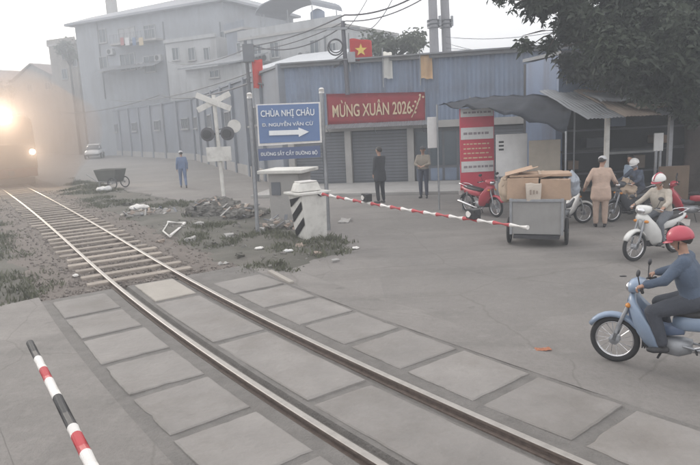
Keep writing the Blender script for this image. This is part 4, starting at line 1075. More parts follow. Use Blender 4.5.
# ================================================================== MOTORBIKES
def place(a_px, heading):                 # ground point and heading (deg, 0 = +X)
    return G(*a_px), R(heading)
def motorbike(name, label, loc, rz, paint, panel, sc=.9, carrier=False, steer=0., parked=True):
    t = thing(name, label, 'motorbike', loc, rz, None, sc)
    pm, qm = paint, panel
    FX, RXx, RW = .62, -.6, .285
    def wheel(x, steered):
        bm = B(); torus(bm, RW - .035, .036, 36, 10, (0, 0, 0)); w_ = obj('wheel', bm, M_rubber, t, smooth=True); w_.location = (x, 0, RW)
        if steered: w_.rotation_euler = (0, 0, steer)
        bm = B(); torus(bm, RW - .07, .014, 36, 6, flat=1.6); obj('rim', bm, M_chrome, w_, smooth=True)
        bm = B()
        for k in range(18):
            a = k * math.pi / 9; tube(bm, [(.03 * math.cos(a + .5), .03 * (-1) ** k, .03 * math.sin(a + .5)), ((RW - .07) * math.cos(a), 0, (RW - .07) * math.sin(a))], .0035, 4)
        o = obj('spokes', bm, M_chrome, w_)
        bm = B(); tube(bm, [(0, -.06, 0), (0, -.045, 0), (0, .045, 0), (0, .06, 0)], [.03, .06, .06, .03], 16); obj('hub', bm, M_steel, w_)
        return w_
    wheel(FX, True); wheel(RXx, False)
    fk = thing_part = bpy.data.objects.new('fork', None)
    bm = B()
    for y in (-.075, .075): tube(bm, [(FX, y, RW), (FX - .06, y, .5), (FX - .2, y * .9, .86)], [.018, .022, .02], 8)
    tube(bm, [(FX, -.09, RW), (FX, .09, RW)], .012, 8); obj('fork', bm, M_steel, t, smooth=True)
    # front mudguard following the wheel
    bm = B(); secs = []
    for k in range(11):
        a = R(28 + 13.6 * k); rr = RW + .045 + (.02 if k > 8 else 0)
        cx, cz = FX + rr * math.cos(a), RW + rr * math.sin(a); nx, nz = math.cos(a), math.sin(a); hw = .062 if 0 < k < 10 else .045
        secs.append([(cx - nx * .04, -hw, cz - nz * .04), (cx, -hw * .85, cz), (cx + nx * .018, 0, cz + nz * .018), (cx, hw * .85, cz), (cx - nx * .04, hw, cz - nz * .04), (cx - nx * .012, 0, cz - nz * .012)])
    loft(bm, secs); obj('front_mudguard', bm, pm, t, smooth=True)
    # leg shield: apron sweeping from headset down to the footrests, wings on both sides
    bm = B(); secs = []
    for (x, z, hw, dp, bow) in ((.46, .90, .11, .05, .03), (.48, .82, .17, .06, .08), (.46, .72, .22, .07, .14), (.42, .59, .245, .07, .19), (.37, .46, .24, .06, .20), (.30, .35, .21, .05, .17), (.24, .28, .16, .03, .11)):
        secs.append([(x, -hw * .12, z), (x - .02, -hw * .6, z), (x - bow, -hw, z), (x - bow - dp * .5, -hw * .98, z - .01), (x - bow * .6 - dp, -hw * .5, z - .01), (x - dp, 0, z - .01), (x - bow * .6 - dp, hw * .5, z - .01), (x - bow - dp * .5, hw * .98, z - .01), (x - bow, hw, z), (x - .02, hw * .6, z), (x, hw * .12, z)])
    loft(bm, secs); obj('leg_shield', bm, pm, t, smooth=True)
    bm = B(); loft(bm, [sec(.485, .76, .045, .05, 10), sec(.46, .68, .06, .09, 10), sec(.40, .6, .05, .05, 10)]); obj('front_badge_panel', bm, qm, t, smooth=True)
    for s in (-1, 1):
        bm = B(); ball(bm, (.455, s * .115, .76), .035, .05, .03); obj('indicator', bm, mat('amber_lens', (.55, .22, .04), .25, .05), t, smooth=True)
    # handlebar cowl and headlight
    bm = B(); loft(bm, [sec(.48, .965, .06, .045, 12), sec(.46, .97, .13, .075, 12), sec(.40, .985, .17, .085, 12), sec(.33, .995, .15, .065, 12), sec(.29, 1.0, .08, .03, 12)]); hc = obj('handlebar_cowl', bm, pm, t, smooth=True)
    bm = B(); loft(bm, [sec(.505, .955, .05, .035, 12), sec(.49, .96, .085, .052, 12), sec(.46, .965, .095, .055, 12)]); obj('headlight', bm, M_chrome, hc, smooth=True)
    for s in (-1, 1):
        bm = B(); tube(bm, [(.36, s * .1, 1.0), (.33, s * .22, 1.02), (.27, s * .34, 1.0)], .012, 8); hb_ = obj('handlebar', bm, M_dark, t)
        bm = B(); tube(bm, [(.30, s * .25, 1.015), (.265, s * .36, 1.0)], .019, 8); obj('grip', bm, M_rubber, hb_)
        bm = B(); tube(bm, [(.36, s * .23, 1.01), (.335, s * .31, 1.0), (.32, s * .36, .985)], .007, 6); obj('brake_lever', bm, M_chrome, hb_)
        bm = B(); tube(bm, [(.32, s * .22, 1.02), (.33, s * .3, 1.17)], .007, 6); mr = obj('mirror_stem', bm, M_dark, t)
        bm = B(); ball(bm, (.325, s * .31, 1.2), .02, .065, .042); obj('mirror', bm, M_dark, mr, smooth=True)
    # spine, floor tunnel, engine
    bm = B(); loft(bm, [sec(.34, .62, .06, .1), sec(.2, .52, .06, .07), sec(.05, .5, .07, .07), sec(-.12, .56, .09, .09)]); obj('centre_cover', bm, qm, t, smooth=True)
    bm = B(); loft(bm, [sec(.3, .33, .06, .06), sec(.22, .33, .09, .085), sec(.08, .32, .11, .1), sec(-.08, .32, .12, .11), sec(-.2, .34, .08, .08)]); obj('engine', bm, M_steel, t, smooth=True)
    bm = B()
    for k in range(5): box(bm, (.012, .17, .15), (.2 + .025 * k, 0, .33))
    obj('cooling_fins', bm, M_dark, t)
    # rear body, seat
    bm = B(); loft(bm, [sec(-.0, .60, .07, .07), sec(-.12, .63, .12, .11), sec(-.35, .65, .14, .11), sec(-.6, .69, .12, .085), sec(-.82, .74, .07, .045), sec(-.88, .76, .04, .025)]); obj('rear_body', bm, pm, t, smooth=True)
    bm = B(); loft(bm, [sec(.04, .715, .06, .02), sec(-.0, .73, .10, .045), sec(-.2, .74, .135, .055), sec(-.42, .765, .14, .055), sec(-.66, .795, .12, .045), sec(-.74, .80, .06, .02)]); obj('seat', bm, mat('black_vinyl', (.035, .034, .036), .5, .2, 8), t, smooth=True)
    bm = B(); loft(bm, [sec(-.86, .70, .06, .04), sec(-.9, .70, .055, .035), sec(-.92, .7, .03, .02)]); obj('tail_light', bm, mat('red_lens', (.4, .02, .02), .25, .05), t, smooth=True)
    bm = B(); secs = []
    for k in range(8):
        a = R(40 + 17 * k); rr = RW + .05; cx, cz = RXx + rr * math.cos(a), RW + rr * math.sin(a); nx, nz = math.cos(a), math.sin(a)
        secs.append([(cx - nx * .03, -.07, cz - nz * .03), (cx, -.06, cz), (cx, .06, cz), (cx - nx * .03, .07, cz - nz * .03), (cx - nx * .01, 0, cz - nz * .01)])
    loft(bm, secs); obj('rear_mudguard', bm, M_dark, t)
    for s in (-1, 1):
        bm = B(); tube(bm, [(-.12, s * .09, .36), (RXx, s * .1, RW)], .02, 6); obj('swing_arm', bm, M_steel, t)
        bm = B(); tube(bm, [(RXx + .02, s * .115, RW + .02), (-.48, s * .125, .66)], [.022, .03], 8); obj('shock_absorber', bm, M_chrome, t)
        bm = B(); tube(bm, [(.1, s * .08, .24), (.1, s * .26, .24)], .014, 6); obj('footrest', bm, M_rubber, t)
        bm = B(); tube(bm, [(-.25, s * .1, .34), (-.28, s * .24, .34)], .012, 6); obj('pillion_footrest', bm, M_rubber, t)
    bm = B(); tube(bm, [(.24, -.06, .28), (.2, -.12, .22), (-.1, -.15, .22), (-.3, -.16, .26), (-.85, -.17, .36), (-.9, -.17, .37)], [.015, .018, .02, .042, .042, .02], 10); obj('exhaust', bm, M_chrome, t, smooth=True)
    bm = B(); tube(bm, [(-.5, -.12, .8), (-.72, -.13, .86), (-.9, -.08, .87), (-.9, .08, .87), (-.72, .13, .86), (-.5, .12, .8)], .011, 6); obj('grab_rail', bm, M_chrome, t)
    if parked: bm = B(); tube(bm, [(-.12, .08, .22), (-.18, .2, .01)], .012, 6); obj('side_stand', bm, M_dark, t)
    boxo('number_plate', (.01, .19, .13), (-.915, 0, .58), M_bandw, t, rot=Matrix.Rotation(R(-12), 3, 'Y'))
    return t
PW = mat('white_bike_paint', (.64, .64, .63), .35, .05, 5, coat=.3, dirt=.25); PWG = mat('grey_bike_panel', (.32, .33, .34), .4, .06, 4)
PB = mat('pale_blue_bike_paint', (.22, .285, .39), .35, .06, 5, coat=.3, dirt=.25); PBG = mat('blue_bike_panel', (.12, .16, .25), .4, .06, 4)
PR = mat('red_bike_paint', (.42, .05, .07), .35, .06, 4, coat=.4); PRG = mat('dark_red_panel', (.12, .03, .035), .45, .06, 4)
PD = mat('dark_bike_paint', (.06, .065, .075), .4, .06, 4, coat=.3); PDG = mat('grey_dark_panel', (.1, .1, .11), .45, .06, 4)

# ================================================================== PEOPLE
def capsule(bm, a, ra, b, rb, seg=12):
    a, b = Vector(a), Vector(b); d = b - a
    if d.length < 1e-5: d = Vector((0, 0, 1e-4))
    dn = d.normalized(); pts = []; rad = []
    for k in range(5):
        th = math.pi / 2 * k / 4; pts.append(a - dn * ra * math.cos(th)); rad.append(max(.0008, ra * math.sin(th)))
    for k in range(5):
        th = math.pi / 2 * k / 4; pts.append(b + dn * rb * math.sin(th)); rad.append(max(.0008, rb * math.cos(th)))
    x, y = ring_frame(d); rings = []
    for p, r in zip(pts, rad): rings.append([bm.verts.new(p + (x * math.cos(t) + y * math.sin(t)) * r) for t in [2 * math.pi * k / seg for k in range(seg)]])
    for q, r in zip(rings, rings[1:]):
        for k in range(seg): bm.faces.new((q[k], q[(k + 1) % seg], r[(k + 1) % seg], r[k]))
    bm.faces.new(rings[0][::-1]); bm.faces.new(rings[-1])
def person(name, label, loc, rz, J, mats, sc=1., helmet=None, hair=True, build=1., cap=None, grip=(.2, .2), mask=None):
    """J: joints in local axes (x forward, y left, z up). mats: dict top, bottom, shoe, skin, sleeve(bool long)"""
    t = thing(name, label, 'person', loc, rz, None, sc)
    v = {k: Vector(p) for k, p in J.items()}
    prims = []                                        # (a, ra, b, rb, slot)
    ms = [mats.get('skin', M_skin), mats['top'], mats['bottom'], mats.get('shoe', M_black)]
    SK, TP, BT, SH = 0, 1, 2, 3
    def cap_(a, ra, b, rb, s): prims.append((Vector(a), ra * build if s in (TP, BT) else ra, Vector(b), rb * build if s in (TP, BT) else rb, s))
    pel, ch, nk, hd = v['pelvis'], v['chest'], v['neck'], v['head']
    side = Vector((0, 1, 0))
    hipd = (v['hip_l'] - v['hip_r']).normalized(); shd = (v['sh_l'] - v['sh_r']).normalized()
    # torso : stacked sideways capsules (flattened) joined along the spine
    for f, hw, r in [(k / 14, float(np.interp(k / 14, [0, .4, .62, .85, 1], [.085, .085, .1, .115, .125])), float(np.interp(k / 14, [0, .2, .4, .62, .85, 1], [.1, .1, .097, .103, .102, .085]))) for k in range(15)]:
        c = pel.lerp(ch, f) + Vector((.012 * math.sin(f * 3), 0, 0)); sd = hipd.lerp(shd, f)
        cap_(c - sd * hw, r, c + sd * hw, r, BT if f < .12 and not mats.get('tunic') else TP)
    cap_(ch, .1, ch.lerp(nk, .65), .06, TP)
    cap_(v['sh_l'], .06, v['sh_r'], .06, TP)
    cap_(ch.lerp(nk, .7), .052, hd - (hd - nk) * .35, .05, SK)
    for s in ('l', 'r'):
        sh, el, wr = v['sh_' + s], v['el_' + s], v['wr_' + s]
        long_ = mats.get('long', True); sl = TP if long_ else SK
        cap_(sh, .062, sh.lerp(el, .5), .053, TP); cap_(sh.lerp(el, .5), .053 if long_ else .043, el, .046 if long_ else .038, sl)
        cap_(el, .046 if long_ else .038, wr.lerp(el, .1), .036 if long_ else .027, sl)
        cap_(wr.lerp(el, .12), .026, wr, .025, SK)
        hip, kn, an, to = v['hip_' + s], v['kn_' + s], v['an_' + s], v['to_' + s]
        cap_(hip, .097, hip.lerp(kn, .5), .082, BT); cap_(hip.lerp(kn, .5), .082, kn, .064, BT)
        cap_(kn, .063, kn.lerp(an, .35), .06, BT); cap_(kn.lerp(an, .35), .06, an + (kn - an) * .12, .05, BT)
        cap_(an + (kn - an) * .1, .036, an, .036, SK if mats.get('barefoot') else SH)
        ft = (to - an); fl = Vector((ft.x, ft.y, 0)).normalized()
        heel = Vector((an.x, an.y, an.z - .045)) - fl * .03
        cap_(heel, .036, to - fl * .04, .034, SH); cap_(to - fl * .05, .036, to, .026, SH)
        # hand: palm, four fingers with a bend, thumb
        hdir = (wr - el).normalized()
        pn = Vector((0, 0, -1)) if abs(hdir.z) < .8 else Vector((0, -1 if s == 'l' else 1, 0))
        pn = (pn - hdir * pn.dot(hdir)).normalized(); ac = hdir.cross(pn).normalized(); cu = grip[0] if s == 'l' else grip[1]
        pk = wr + hdir * .045
        for k in (-1, 0, 1): cap_(wr + ac * .012 * k, .018, wr + hdir * .075 + ac * .024 * k, .015, SK)
        for k, ln in ((-1.5, .062), (-.5, .074), (.5, .07), (1.5, .055)):
            b0 = wr + hdir * .08 + ac * .0185 * k; a1 = cu * 1.1
            m1 = b0 + (hdir * math.cos(a1) + pn * math.sin(a1)) * ln * .55; a2 = cu * 2.6; e1 = m1 + (hdir * math.cos(a2) + pn * math.sin(a2)) * ln * .5
            cap_(b0, .0095, m1, .009, SK); cap_(m1, .009, e1, .0078, SK)
        sd_ = 1 if ac.dot(Vector((1, 0, .3))) > 0 else -1
        tb0 = wr + hdir * .025 + ac * .024 * sd_; tm = tb0 + (hdir * .7 + ac * .7 * sd_ + pn * cu).normalized() * .035; te = tm + (hdir * .95 + ac * .2 * sd_ + pn * cu * 1.5).normalized() * .03
        cap_(tb0, .0125, tm, .0105, SK); cap_(tm, .0105, te, .009, SK)
    if mats.get('tunic'):                              # loose shirt hanging over the hips
        dn = (v['hip_l'] + v['hip_r']) / 2 - pel
        for f in (0, .03, .06, .09, .12, .15, .18, .21):
            c = pel - Vector((0, 0, f)); cap_(c - hipd * (.095 + .1 * f), .105, c + hipd * (.095 + .1 * f), .105, TP)
    # head : direction it looks at
    lk = Vector(J.get('look', (1, 0, 0))).normalized(); up = (hd - nk).normalized(); lk = (lk - up * lk.dot(up)).normalized(); ls = up.cross(lk)
    def hp(f, s, u): return hd + lk * f + ls * s + up * u
    cap_(hp(-.02, 0, .03), .082, hp(.012, 0, .03), .08, SK)                   # cranium
    cap_(hp(.02, 0, -.01), .07, hp(.03, 0, -.055), .05, SK)                   # face to jaw
    cap_(hp(.045, 0, -.085), .026, hp(.05, 0, -.08), .026, SK)                # chin
    cap_(hp(.092, 0, .0), .009, hp(.1, 0, -.028), .014, SK)                   # nose
    cap_(hp(.075, -.028, .027), .012, hp(.075, .028, .027), .012, SK)         # brow
    cap_(hp(.075, -.018, -.055), .009, hp(.075, .018, -.055), .009, SK)       # lips
    for s in (-1, 1): cap_(hp(-.002, s * .078, .012), .014, hp(-.004, s * .08, -.018), .011, SK)   # ears
    bm = B()
    for a, ra, b, rb, s in prims: capsule(bm, a, ra, b, rb)
    me = bpy.data.meshes.new('body_tmp'); bm.to_mesh(me); bm.free()
    o = bpy.data.objects.new('body', me); C.objects.link(o)
    md = o.modifiers.new('r', 'REMESH'); md.mode = 'VOXEL'; md.voxel_size = .0095; md.use_smooth_shade = True
    sm = o.modifiers.new('s', 'SMOOTH'); sm.factor = .5; sm.iterations = 7
    bpy.context.view_layer.update()
    me2 = bpy.data.meshes.new_from_object(o.evaluated_get(bpy.context.evaluated_depsgraph_get()))
    o.modifiers.clear(); o.data = me2; bpy.data.meshes.remove(me)
    for q in ms: me2.materials.append(q)
    n = len(me2.polygons); cen = np.empty(n * 3); me2.polygons.foreach_get('center', cen); cen = cen.reshape(-1, 3)
    best = np.full(n, 9e9); slot = np.zeros(n, dtype=np.int32)
    for a, ra, b, rb, s in prims:
        a = np.array(a); b = np.array(b); ab = b - a; L2 = max(ab @ ab, 1e-10); tt = np.clip(((cen - a) @ ab) / L2, 0, 1)
        dd = np.linalg.norm(cen - a - tt[:, None] * ab, axis=1) - (ra + (rb - ra) * tt) + (.004 if s == SK else 0)
        k = dd < best; best[k] = dd[k]; slot[k] = s
    me2.polygons.foreach_set('material_index', slot)
    isc = set()
    for p_, s_ in zip(me2.polygons, slot):
        if s_ in (TP, BT): isc.update(p_.vertices)
    nrm = [tuple(q.normal) for q in me2.vertices]
    for i_ in isc:                                     # soft creases in the cloth
        q = me2.vertices[i_]; c_ = q.co; w_ = .006 * noise.noise(Vector((c_.x * 13, c_.y * 13, c_.z * 5))) + .004 * abs(noise.noise(Vector((c_.x * 18, c_.y * 18, c_.z * 26)))) + .004
        q.co = c_ + Vector(nrm[i_]) * w_
    me2.shade_smooth(); me2.name = 'body'
    o.parent = t
    eye_m = mat('eye_dark', (.02, .015, .012), .3)
    for s in (-1, 1):
        bm = B(); ball(bm, hp(.083, s * .03, .008), .011, .011, .007, 1); obj('eye', bm, eye_m, t)
    basis = Matrix((lk, ls, up)).transposed().to_4x4()
    def dome(nm, mt, rx, ry, rz_, c, cut, parent=t, sub=3):
        bm = B(); ball(bm, (0, 0, 0), rx, ry, rz_, sub)
        bmesh.ops.bisect_plane(bm, geom=bm.verts[:] + bm.edges[:] + bm.faces[:], plane_co=(0, 0, cut[1]), plane_no=(cut[0], 0, -1), clear_outer=True)
        bmesh.ops.solidify(bm, geom=bm.faces[:], thickness=.012)
        bmesh.ops.transform(bm, matrix=Matrix.Translation(hp(*c)) @ basis, verts=bm.verts[:])
        return obj(nm, bm, mt, parent, smooth=True)
    if helmet:
        h_ = dome('helmet', helmet[0], .135, .12, .125, (-.006, 0, .035), (.12, -.02))
        bm = B(); secs = []
        for k in range(9):
            a = R(-62 + 15.5 * k); c_, s_ = math.cos(a), math.sin(a)
            secs.append([hp(.125 * c_ - .006, .115 * s_, .03), hp((.125 + .055 * c_) * c_ - .006, (.115 + .01) * s_, .012), hp((.125 + .055 * c_) * c_ - .006, (.115 + .01) * s_, .006), hp(.12 * c_ - .006, .11 * s_, .022)])
        loft(bm, secs); obj('visor', bm, helmet[1], h_, smooth=True)
        if len(helmet) > 2:
            bm = B(); tube(bm, [hp(.134 * math.cos(a) - .006, 0, .04 + .124 * math.sin(a)) for a in [R(8 + 18 * k) for k in range(10)]], .014, 8); obj('helmet_stripe', bm, helmet[2], h_, smooth=True)
        bm = B()
        for s in (-1, 1): tube(bm, [hp(.01, s * .09, .0), hp(.03, s * .065, -.06), hp(.045, 0, -.112)], .006, 5)
        obj('chin_strap', bm, M_black, h_)
    elif cap:
        h_ = dome('cap', cap, .112, .1, .095, (-.012, 0, .045), (.1, .0))
        bm = B(); ball(bm, hp(.1, 0, .05), .07, .075, .008); obj('peak', bm, cap, h_, smooth=True)
    if hair:
        dome('hair', M_hair, .108, .094, .105, (-.02, 0, .03), (.95, -.0 if not helmet else -.03))
    if mask:
        bm = B(); loft(bm, [[hp(.09 + .02, -.03, .0), hp(.118, 0, -.002), hp(.11, .03, .0), hp(.06, .078, -.012), hp(.05, .075, -.014), hp(.09, 0, -.006), hp(.05, -.075, -.014), hp(.06, -.078, -.012)], [hp(.1, -.03, -.08), hp(.108, 0, -.09), hp(.1, .03, -.08), hp(.05, .07, -.06), hp(.04, .066, -.06), hp(.07, 0, -.085), hp(.04, -.066, -.06), hp(.05, -.07, -.06)]]); obj('face_mask', bm, mask, t, smooth=True)
    return t
def stand(**kw):
    J = dict(pelvis=(0, 0, .95), chest=(.01, 0, 1.31), neck=(0, 0, 1.45), head=(.02, 0, 1.59),
             sh_l=(0, .165, 1.38), sh_r=(0, -.165, 1.38), el_l=(-.03, .23, 1.12), el_r=(-.03, -.23, 1.12), wr_l=(.05, .235, .88), wr_r=(.05, -.235, .88),
             hip_l=(0, .09, .92), hip_r=(0, -.09, .92), kn_l=(.03, .1, .5), kn_r=(.02, -.1, .5), an_l=(0, .1, .085), an_r=(-.02, -.1, .085), to_l=(.16, .12, .036), to_r=(.14, -.13, .036))
    J.update(kw); return J
def ride(**kw):
    J = dict(pelvis=(-.2, 0, .87), chest=(-.1, 0, 1.2), neck=(-.07, 0, 1.345), head=(-.03, 0, 1.485),
             sh_l=(-.09, .165, 1.28), sh_r=(-.09, -.165, 1.28), el_l=(.06, .285, 1.1), el_r=(.06, -.285, 1.1), wr_l=(.235, .31, 1.035), wr_r=(.235, -.31, 1.035),
             hip_l=(-.18, .1, .85), hip_r=(-.18, -.1, .85), kn_l=(.18, .2, .72), kn_r=(.18, -.2, .72), an_l=(.06, .18, .35), an_r=(.06, -.18, .35), to_l=(.2, .2, .285), to_r=(.2, -.2, .285))
    J.update(kw); return J
def cloth(n, c, v=.12): return mat(n, c, .9, v, 7, .3)
# --- blue motorbike and rider (nearest)
pw = G(614, 362); hd_ = R(143)
def bike_loc(front_px, hd, sc): 
    p = G(*front_px); return Vector((p.x - .62 * sc * math.cos(hd), p.y - .62 * sc * math.sin(hd), 0))
SCB = .88
bl = bike_loc((614, 361), hd_, SCB)
motorbike('motorbike', 'pale blue underbone motorbike nearest the camera at the right edge', bl, hd_, PB, PBG, SCB, parked=False)
person('person', 'rider in blue jacket and red helmet on the nearest pale blue motorbike', bl, hd_, ride(look=(1, .05, -.12)), dict(top=cloth('slate_blue_jacket', (.075, .1, .145)), bottom=cloth('dark_trousers', (.05, .055, .07)), shoe=M_black), SCB * 1.04, helmet=(mat('red_helmet', (.42, .05, .08), .35, .05, 5, coat=.3), mat('red_helmet', (.42, .05, .08))), grip=(.75, .75), build=1.12)
# --- white motorbike and rider
SCW = .91; hw_ = R(208)
wl = bike_loc((634, 261), hw_, SCW)
motorbike('motorbike', 'white underbone motorbike coming forward behind the blue one', wl, hw_, PW, PWG, SCW, steer=R(-8), parked=False)
person('person', 'rider in pale beige shirt and red and white helmet on the white motorbike', wl, hw_, ride(look=(1, -.1, -.1)), dict(top=cloth('pale_beige_shirt', (.42, .38, .33)), bottom=cloth('grey_trousers', (.14, .15, .17)), shoe=M_black), SCW, helmet=(mat('white_helmet', (.66, .65, .64), .35, .04, 5), mat('red_helmet', (.42, .05, .08)), mat('red_helmet', (.42, .05, .08))), grip=(.75, .75))
# --- dark motorbike with rider in white helmet, facing left behind the woman
SCD = .9; hD = R(196)
dl = bike_loc((612, 222), hD, SCD)
motorbike('motorbike', 'dark motorbike with a tan sack in front, halted by the woman', dl, hD, PD, PDG, SCD)
person('person', 'rider in dark patterned top, white helmet and mask behind the tan-clad woman', dl, hD, ride(look=(1, .5, -.05)), dict(top=cloth('dark_blue_top', (.07, .085, .12), .5), bottom=cloth('dark_trousers', (.05, .055, .07)), shoe=M_black), SCD, helmet=(mat('white_helmet', (.66, .65, .64)), mat('white_helmet', (.66, .65, .64))), grip=(.75, .75), mask=mat('grey_mask', (.3, .3, .33), .9, .05, 8))
def sack(name, label, c, r, mt, cat='sack'):
    bm = B(); ball(bm, (0, 0, r[2]), *r, sub=4)
    for q in bm.verts:
        w_ = q.co * (1.2 / max(r)); k = 1 + .3 * noise.noise(w_ * 1.3 + Vector(c)) + .16 * abs(noise.noise(w_ * 3.7 + Vector(c))) + .07 * noise.noise(w_ * 9); q.co.x *= k; q.co.y *= k; q.co.z = max(0, q.co.z * (1 + .3 * noise.noise(w_ * 2.1 - Vector(c))))
    o = obj(name, bm, mt, smooth=True); o.location = c; tag(o, label, cat); return o
Mh = Matrix.Translation(dl) @ Matrix.Rotation(hD, 4, 'Z')
sack('rice_sack', 'bulging tan sack carried on the footboard of the dark motorbike', Mh @ Vector((.2 * SCD, 0, .50 * SCD)), (.2, .26, .27), M_tanpaper)
# person in light blue shirt behind
pp = G(629, 219)
person('person', 'person in light blue shirt standing beyond the dark motorbike', pp + Vector((.35, .75, 0)), R(200), stand(el_l=(.1, .27, 1.15), wr_l=(.28, .2, 1.08)), dict(top=cloth('light_blue_shirt', (.34, .42, .52)), bottom=cloth('dark_trousers', (.05, .055, .07))), .86)
# woman in tan, back to us
pp = G(600, 227)
person('person', 'woman in tan blouse and trousers and pale cap, seen from behind', pp, R(72), stand(sh_l=(0, .165, 1.37), sh_r=(0, -.165, 1.37), el_l=(-.03, .3, 1.14), wr_l=(.15, .35, .96), el_r=(.06, -.29, 1.14), wr_r=(.27, -.36, 1.06), head=(.04, -.02, 1.585), look=(1, -.5, -.15)), dict(top=cloth('tan_blouse', (.50, .37, .30)), bottom=cloth('tan_trousers', (.40, .30, .245)), shoe=M_rubber, tunic=True), .94, cap=mat('pale_cap', (.5, .5, .52), .8, .05, 6), build=1.12)
# man in black with white sleeve
pp = G(381, 203)
person('person', 'man in long black coat with white collar flap standing behind the barrier', pp, R(130), stand(el_l=(.02, .2, 1.12), wr_l=(.1, .17, .9), el_r=(.06, -.2, 1.14), wr_r=(.2, -.1, 1.0)), dict(top=cloth('black_coat', (.035, .038, .045)), bottom=cloth('black_trousers', (.03, .032, .038)), shoe=M_black, tunic=True), 1.05)
# tan/dark person further right
pp = G(424, 198)
person('person', 'person in drab tan shirt with dark cap standing before the shed', pp, R(250), stand(el_l=(.12, .24, 1.14), wr_l=(.26, .1, 1.1), wr_r=(.2, -.12, 1.1), el_r=(.1, -.24, 1.14)), dict(top=cloth('drab_tan_shirt', (.27, .24, .2)), bottom=cloth('navy_trousers', (.06, .07, .1)), shoe=M_black), 1.0, cap=mat('dark_cap', (.06, .06, .065), .8, .05, 6))
# blue-clad person on the far road
pp = G(184, 188)
person('person', 'person in blue overalls with pale hat walking on the far road', pp, R(110), stand(kn_l=(.14, .1, .52), an_l=(.2, .1, .1), to_l=(.36, .1, .05), an_r=(-.16, -.1, .11), to_r=(-.01, -.11, .036), kn_r=(-.02, -.1, .5)), dict(top=cloth('overall_blue', (.13, .18, .3)), bottom=cloth('overall_blue', (.13, .18, .3)), shoe=M_black), .98, cap=mat('pale_cap', (.5, .5, .52)))
# red parked motorbike beside the notice board
hr = R(-62); SCR = .92
rl = bike_loc((496, 217), hr, SCR)
motorbike('motorbike', 'red motorbike parked in front of the red notice board', rl, hr, PR, PRG, SCR)
# white-fronted bike behind the cart
hx = R(15)
motorbike('motorbike', 'motorbike with white cowl half hidden behind the loaded cart', G(566, 226) + Vector((-.02, .2, 0)), R(8), PW, PDG, .86)
# bikes at the far right edge
motorbike('motorbike', 'red and black motorbike parked in the shop at the right edge', G(690, 226) + Vector((.3, .6, 0)), R(150), PR, PDG, .88)

# ================================================================== LOADED CART
pcart = G(536, 247); cy = R(-22)
cart = thing('box_cart', 'grey sheet-metal box cart loaded with cardboard behind the barrier tip', 'cart', pcart, cy)
zb = .26; zt = Z_AT(545, 199, pcart); W_, D_ = .98, .95
bm = B(); box(bm, (W_, D_, zt - zb), (0, D_ / 2, (zb + zt) / 2)); bmesh.ops.delete(bm, geom=[max(bm.faces, key=lambda f: f.calc_center_median().z)], context='FACES'); bmesh.ops.solidify(bm, geom=bm.faces[:], thickness=.025); obj('box', bm, M_cart, cart)
for x in (-W_ / 2, W_ / 2):
    for y in (0, D_): boxo('corner_angle', (.05, .05, zt - zb + .02), (x, y, (zb + zt) / 2), M_steel, cart, bevel=.004)
boxo('top_rim', (W_ + .06, .05, .05), (0, -.01, zt - .03), M_steel, cart, bevel=.004); boxo('chassis', (W_ - .1, D_ + .1, .07), (0, D_ / 2, zb - .05), M_dark, cart)
for x in (-W_ / 2 - .07, W_ / 2 + .07):
    bm = B(); torus(bm, .24, .035, 28, 8, (x, .35, .275), axis='x'); o = obj('wheel', bm, M_rubber, cart, smooth=True)
    bm = B(); tube(bm, [(x - .03, .35, .275), (x + .03, .35, .275)], .05, 12)
    for k in range(10): a = k * math.pi / 5; tube(bm, [(x, .35, .275), (x, .35 + .21 * math.cos(a), .275 + .21 * math.sin(a))], .008, 4)
    obj('spokes', bm, M_steel, o)
bm = B(); tube(bm, [(-W_ / 2 - .1, .35, .275), (W_ / 2 + .1, .35, .275)], .022, 8); obj('axle', bm, M_dark, cart)
for x in (-.3, .3): boxo('leg', (.05, .05, .24), (x, D_ - .1, .12), M_steel, cart)
bm = B(); tube(bm, [(-.35, D_, .5), (-.35, D_ + .5, .85), (.35, D_ + .5, .85), (.35, D_, .5)], .02, 8); obj('push_bar', bm, M_steel, cart)
Mc = Matrix.Translation(pcart) @ Matrix.Rotation(cy, 4, 'Z')
def carton(label, x, y, z, sx, sy, sz, ry, mt=M_card, tilt=0.):
    t = thing('cardboard_box', label, 'box', Mc @ Vector((x, y, z)), cy + R(ry), 'cardboard on the cart')
    t.rotation_euler = (R(tilt), 0, cy + R(ry))
    bm = B(); box(bm, (sx, sy, sz), (0, 0, sz / 2))
    for v in bm.verts: v.co += Vector((random.uniform(-.02, .02), random.uniform(-.02, .02), random.uniform(-.015, .015)))
    obj('carton', bm, mt, t, bevel=.008)
    boxo('tape', (.05, sy * 1.005, .006), (0, 0, sz + .004), M_tanpaper, t); 
    boxo('flap', (sx * .46, sy * .9, .008), (-sx * .34, 0, sz + .05), mt, t, rot=Matrix.Rotation(R(-14), 3, 'Y'))
    return t
carton('large brown carton at the left of the cart load', -.3, .42, zt - .03, .62, .6, .44, 4)
carton('brown carton at the right of the cart load', .36, .4, zt - .03, .56, .62, .40, -6)
carton('crushed low carton behind the other two on the cart', .05, .86, zt - .03, .8, .26, .5, 2)
carton('flattened carton laid over the top of the load', .02, .45, zt + .445, 1.2, .55, .035, 8, tilt=3)
pbag = thing('paper_bag', 'pale printed paper bag stuffed at the front of the cart load', 'bag', Mc @ Vector((-.06, .04, zt - .04)), cy + R(10))
bm = B(); secs = []
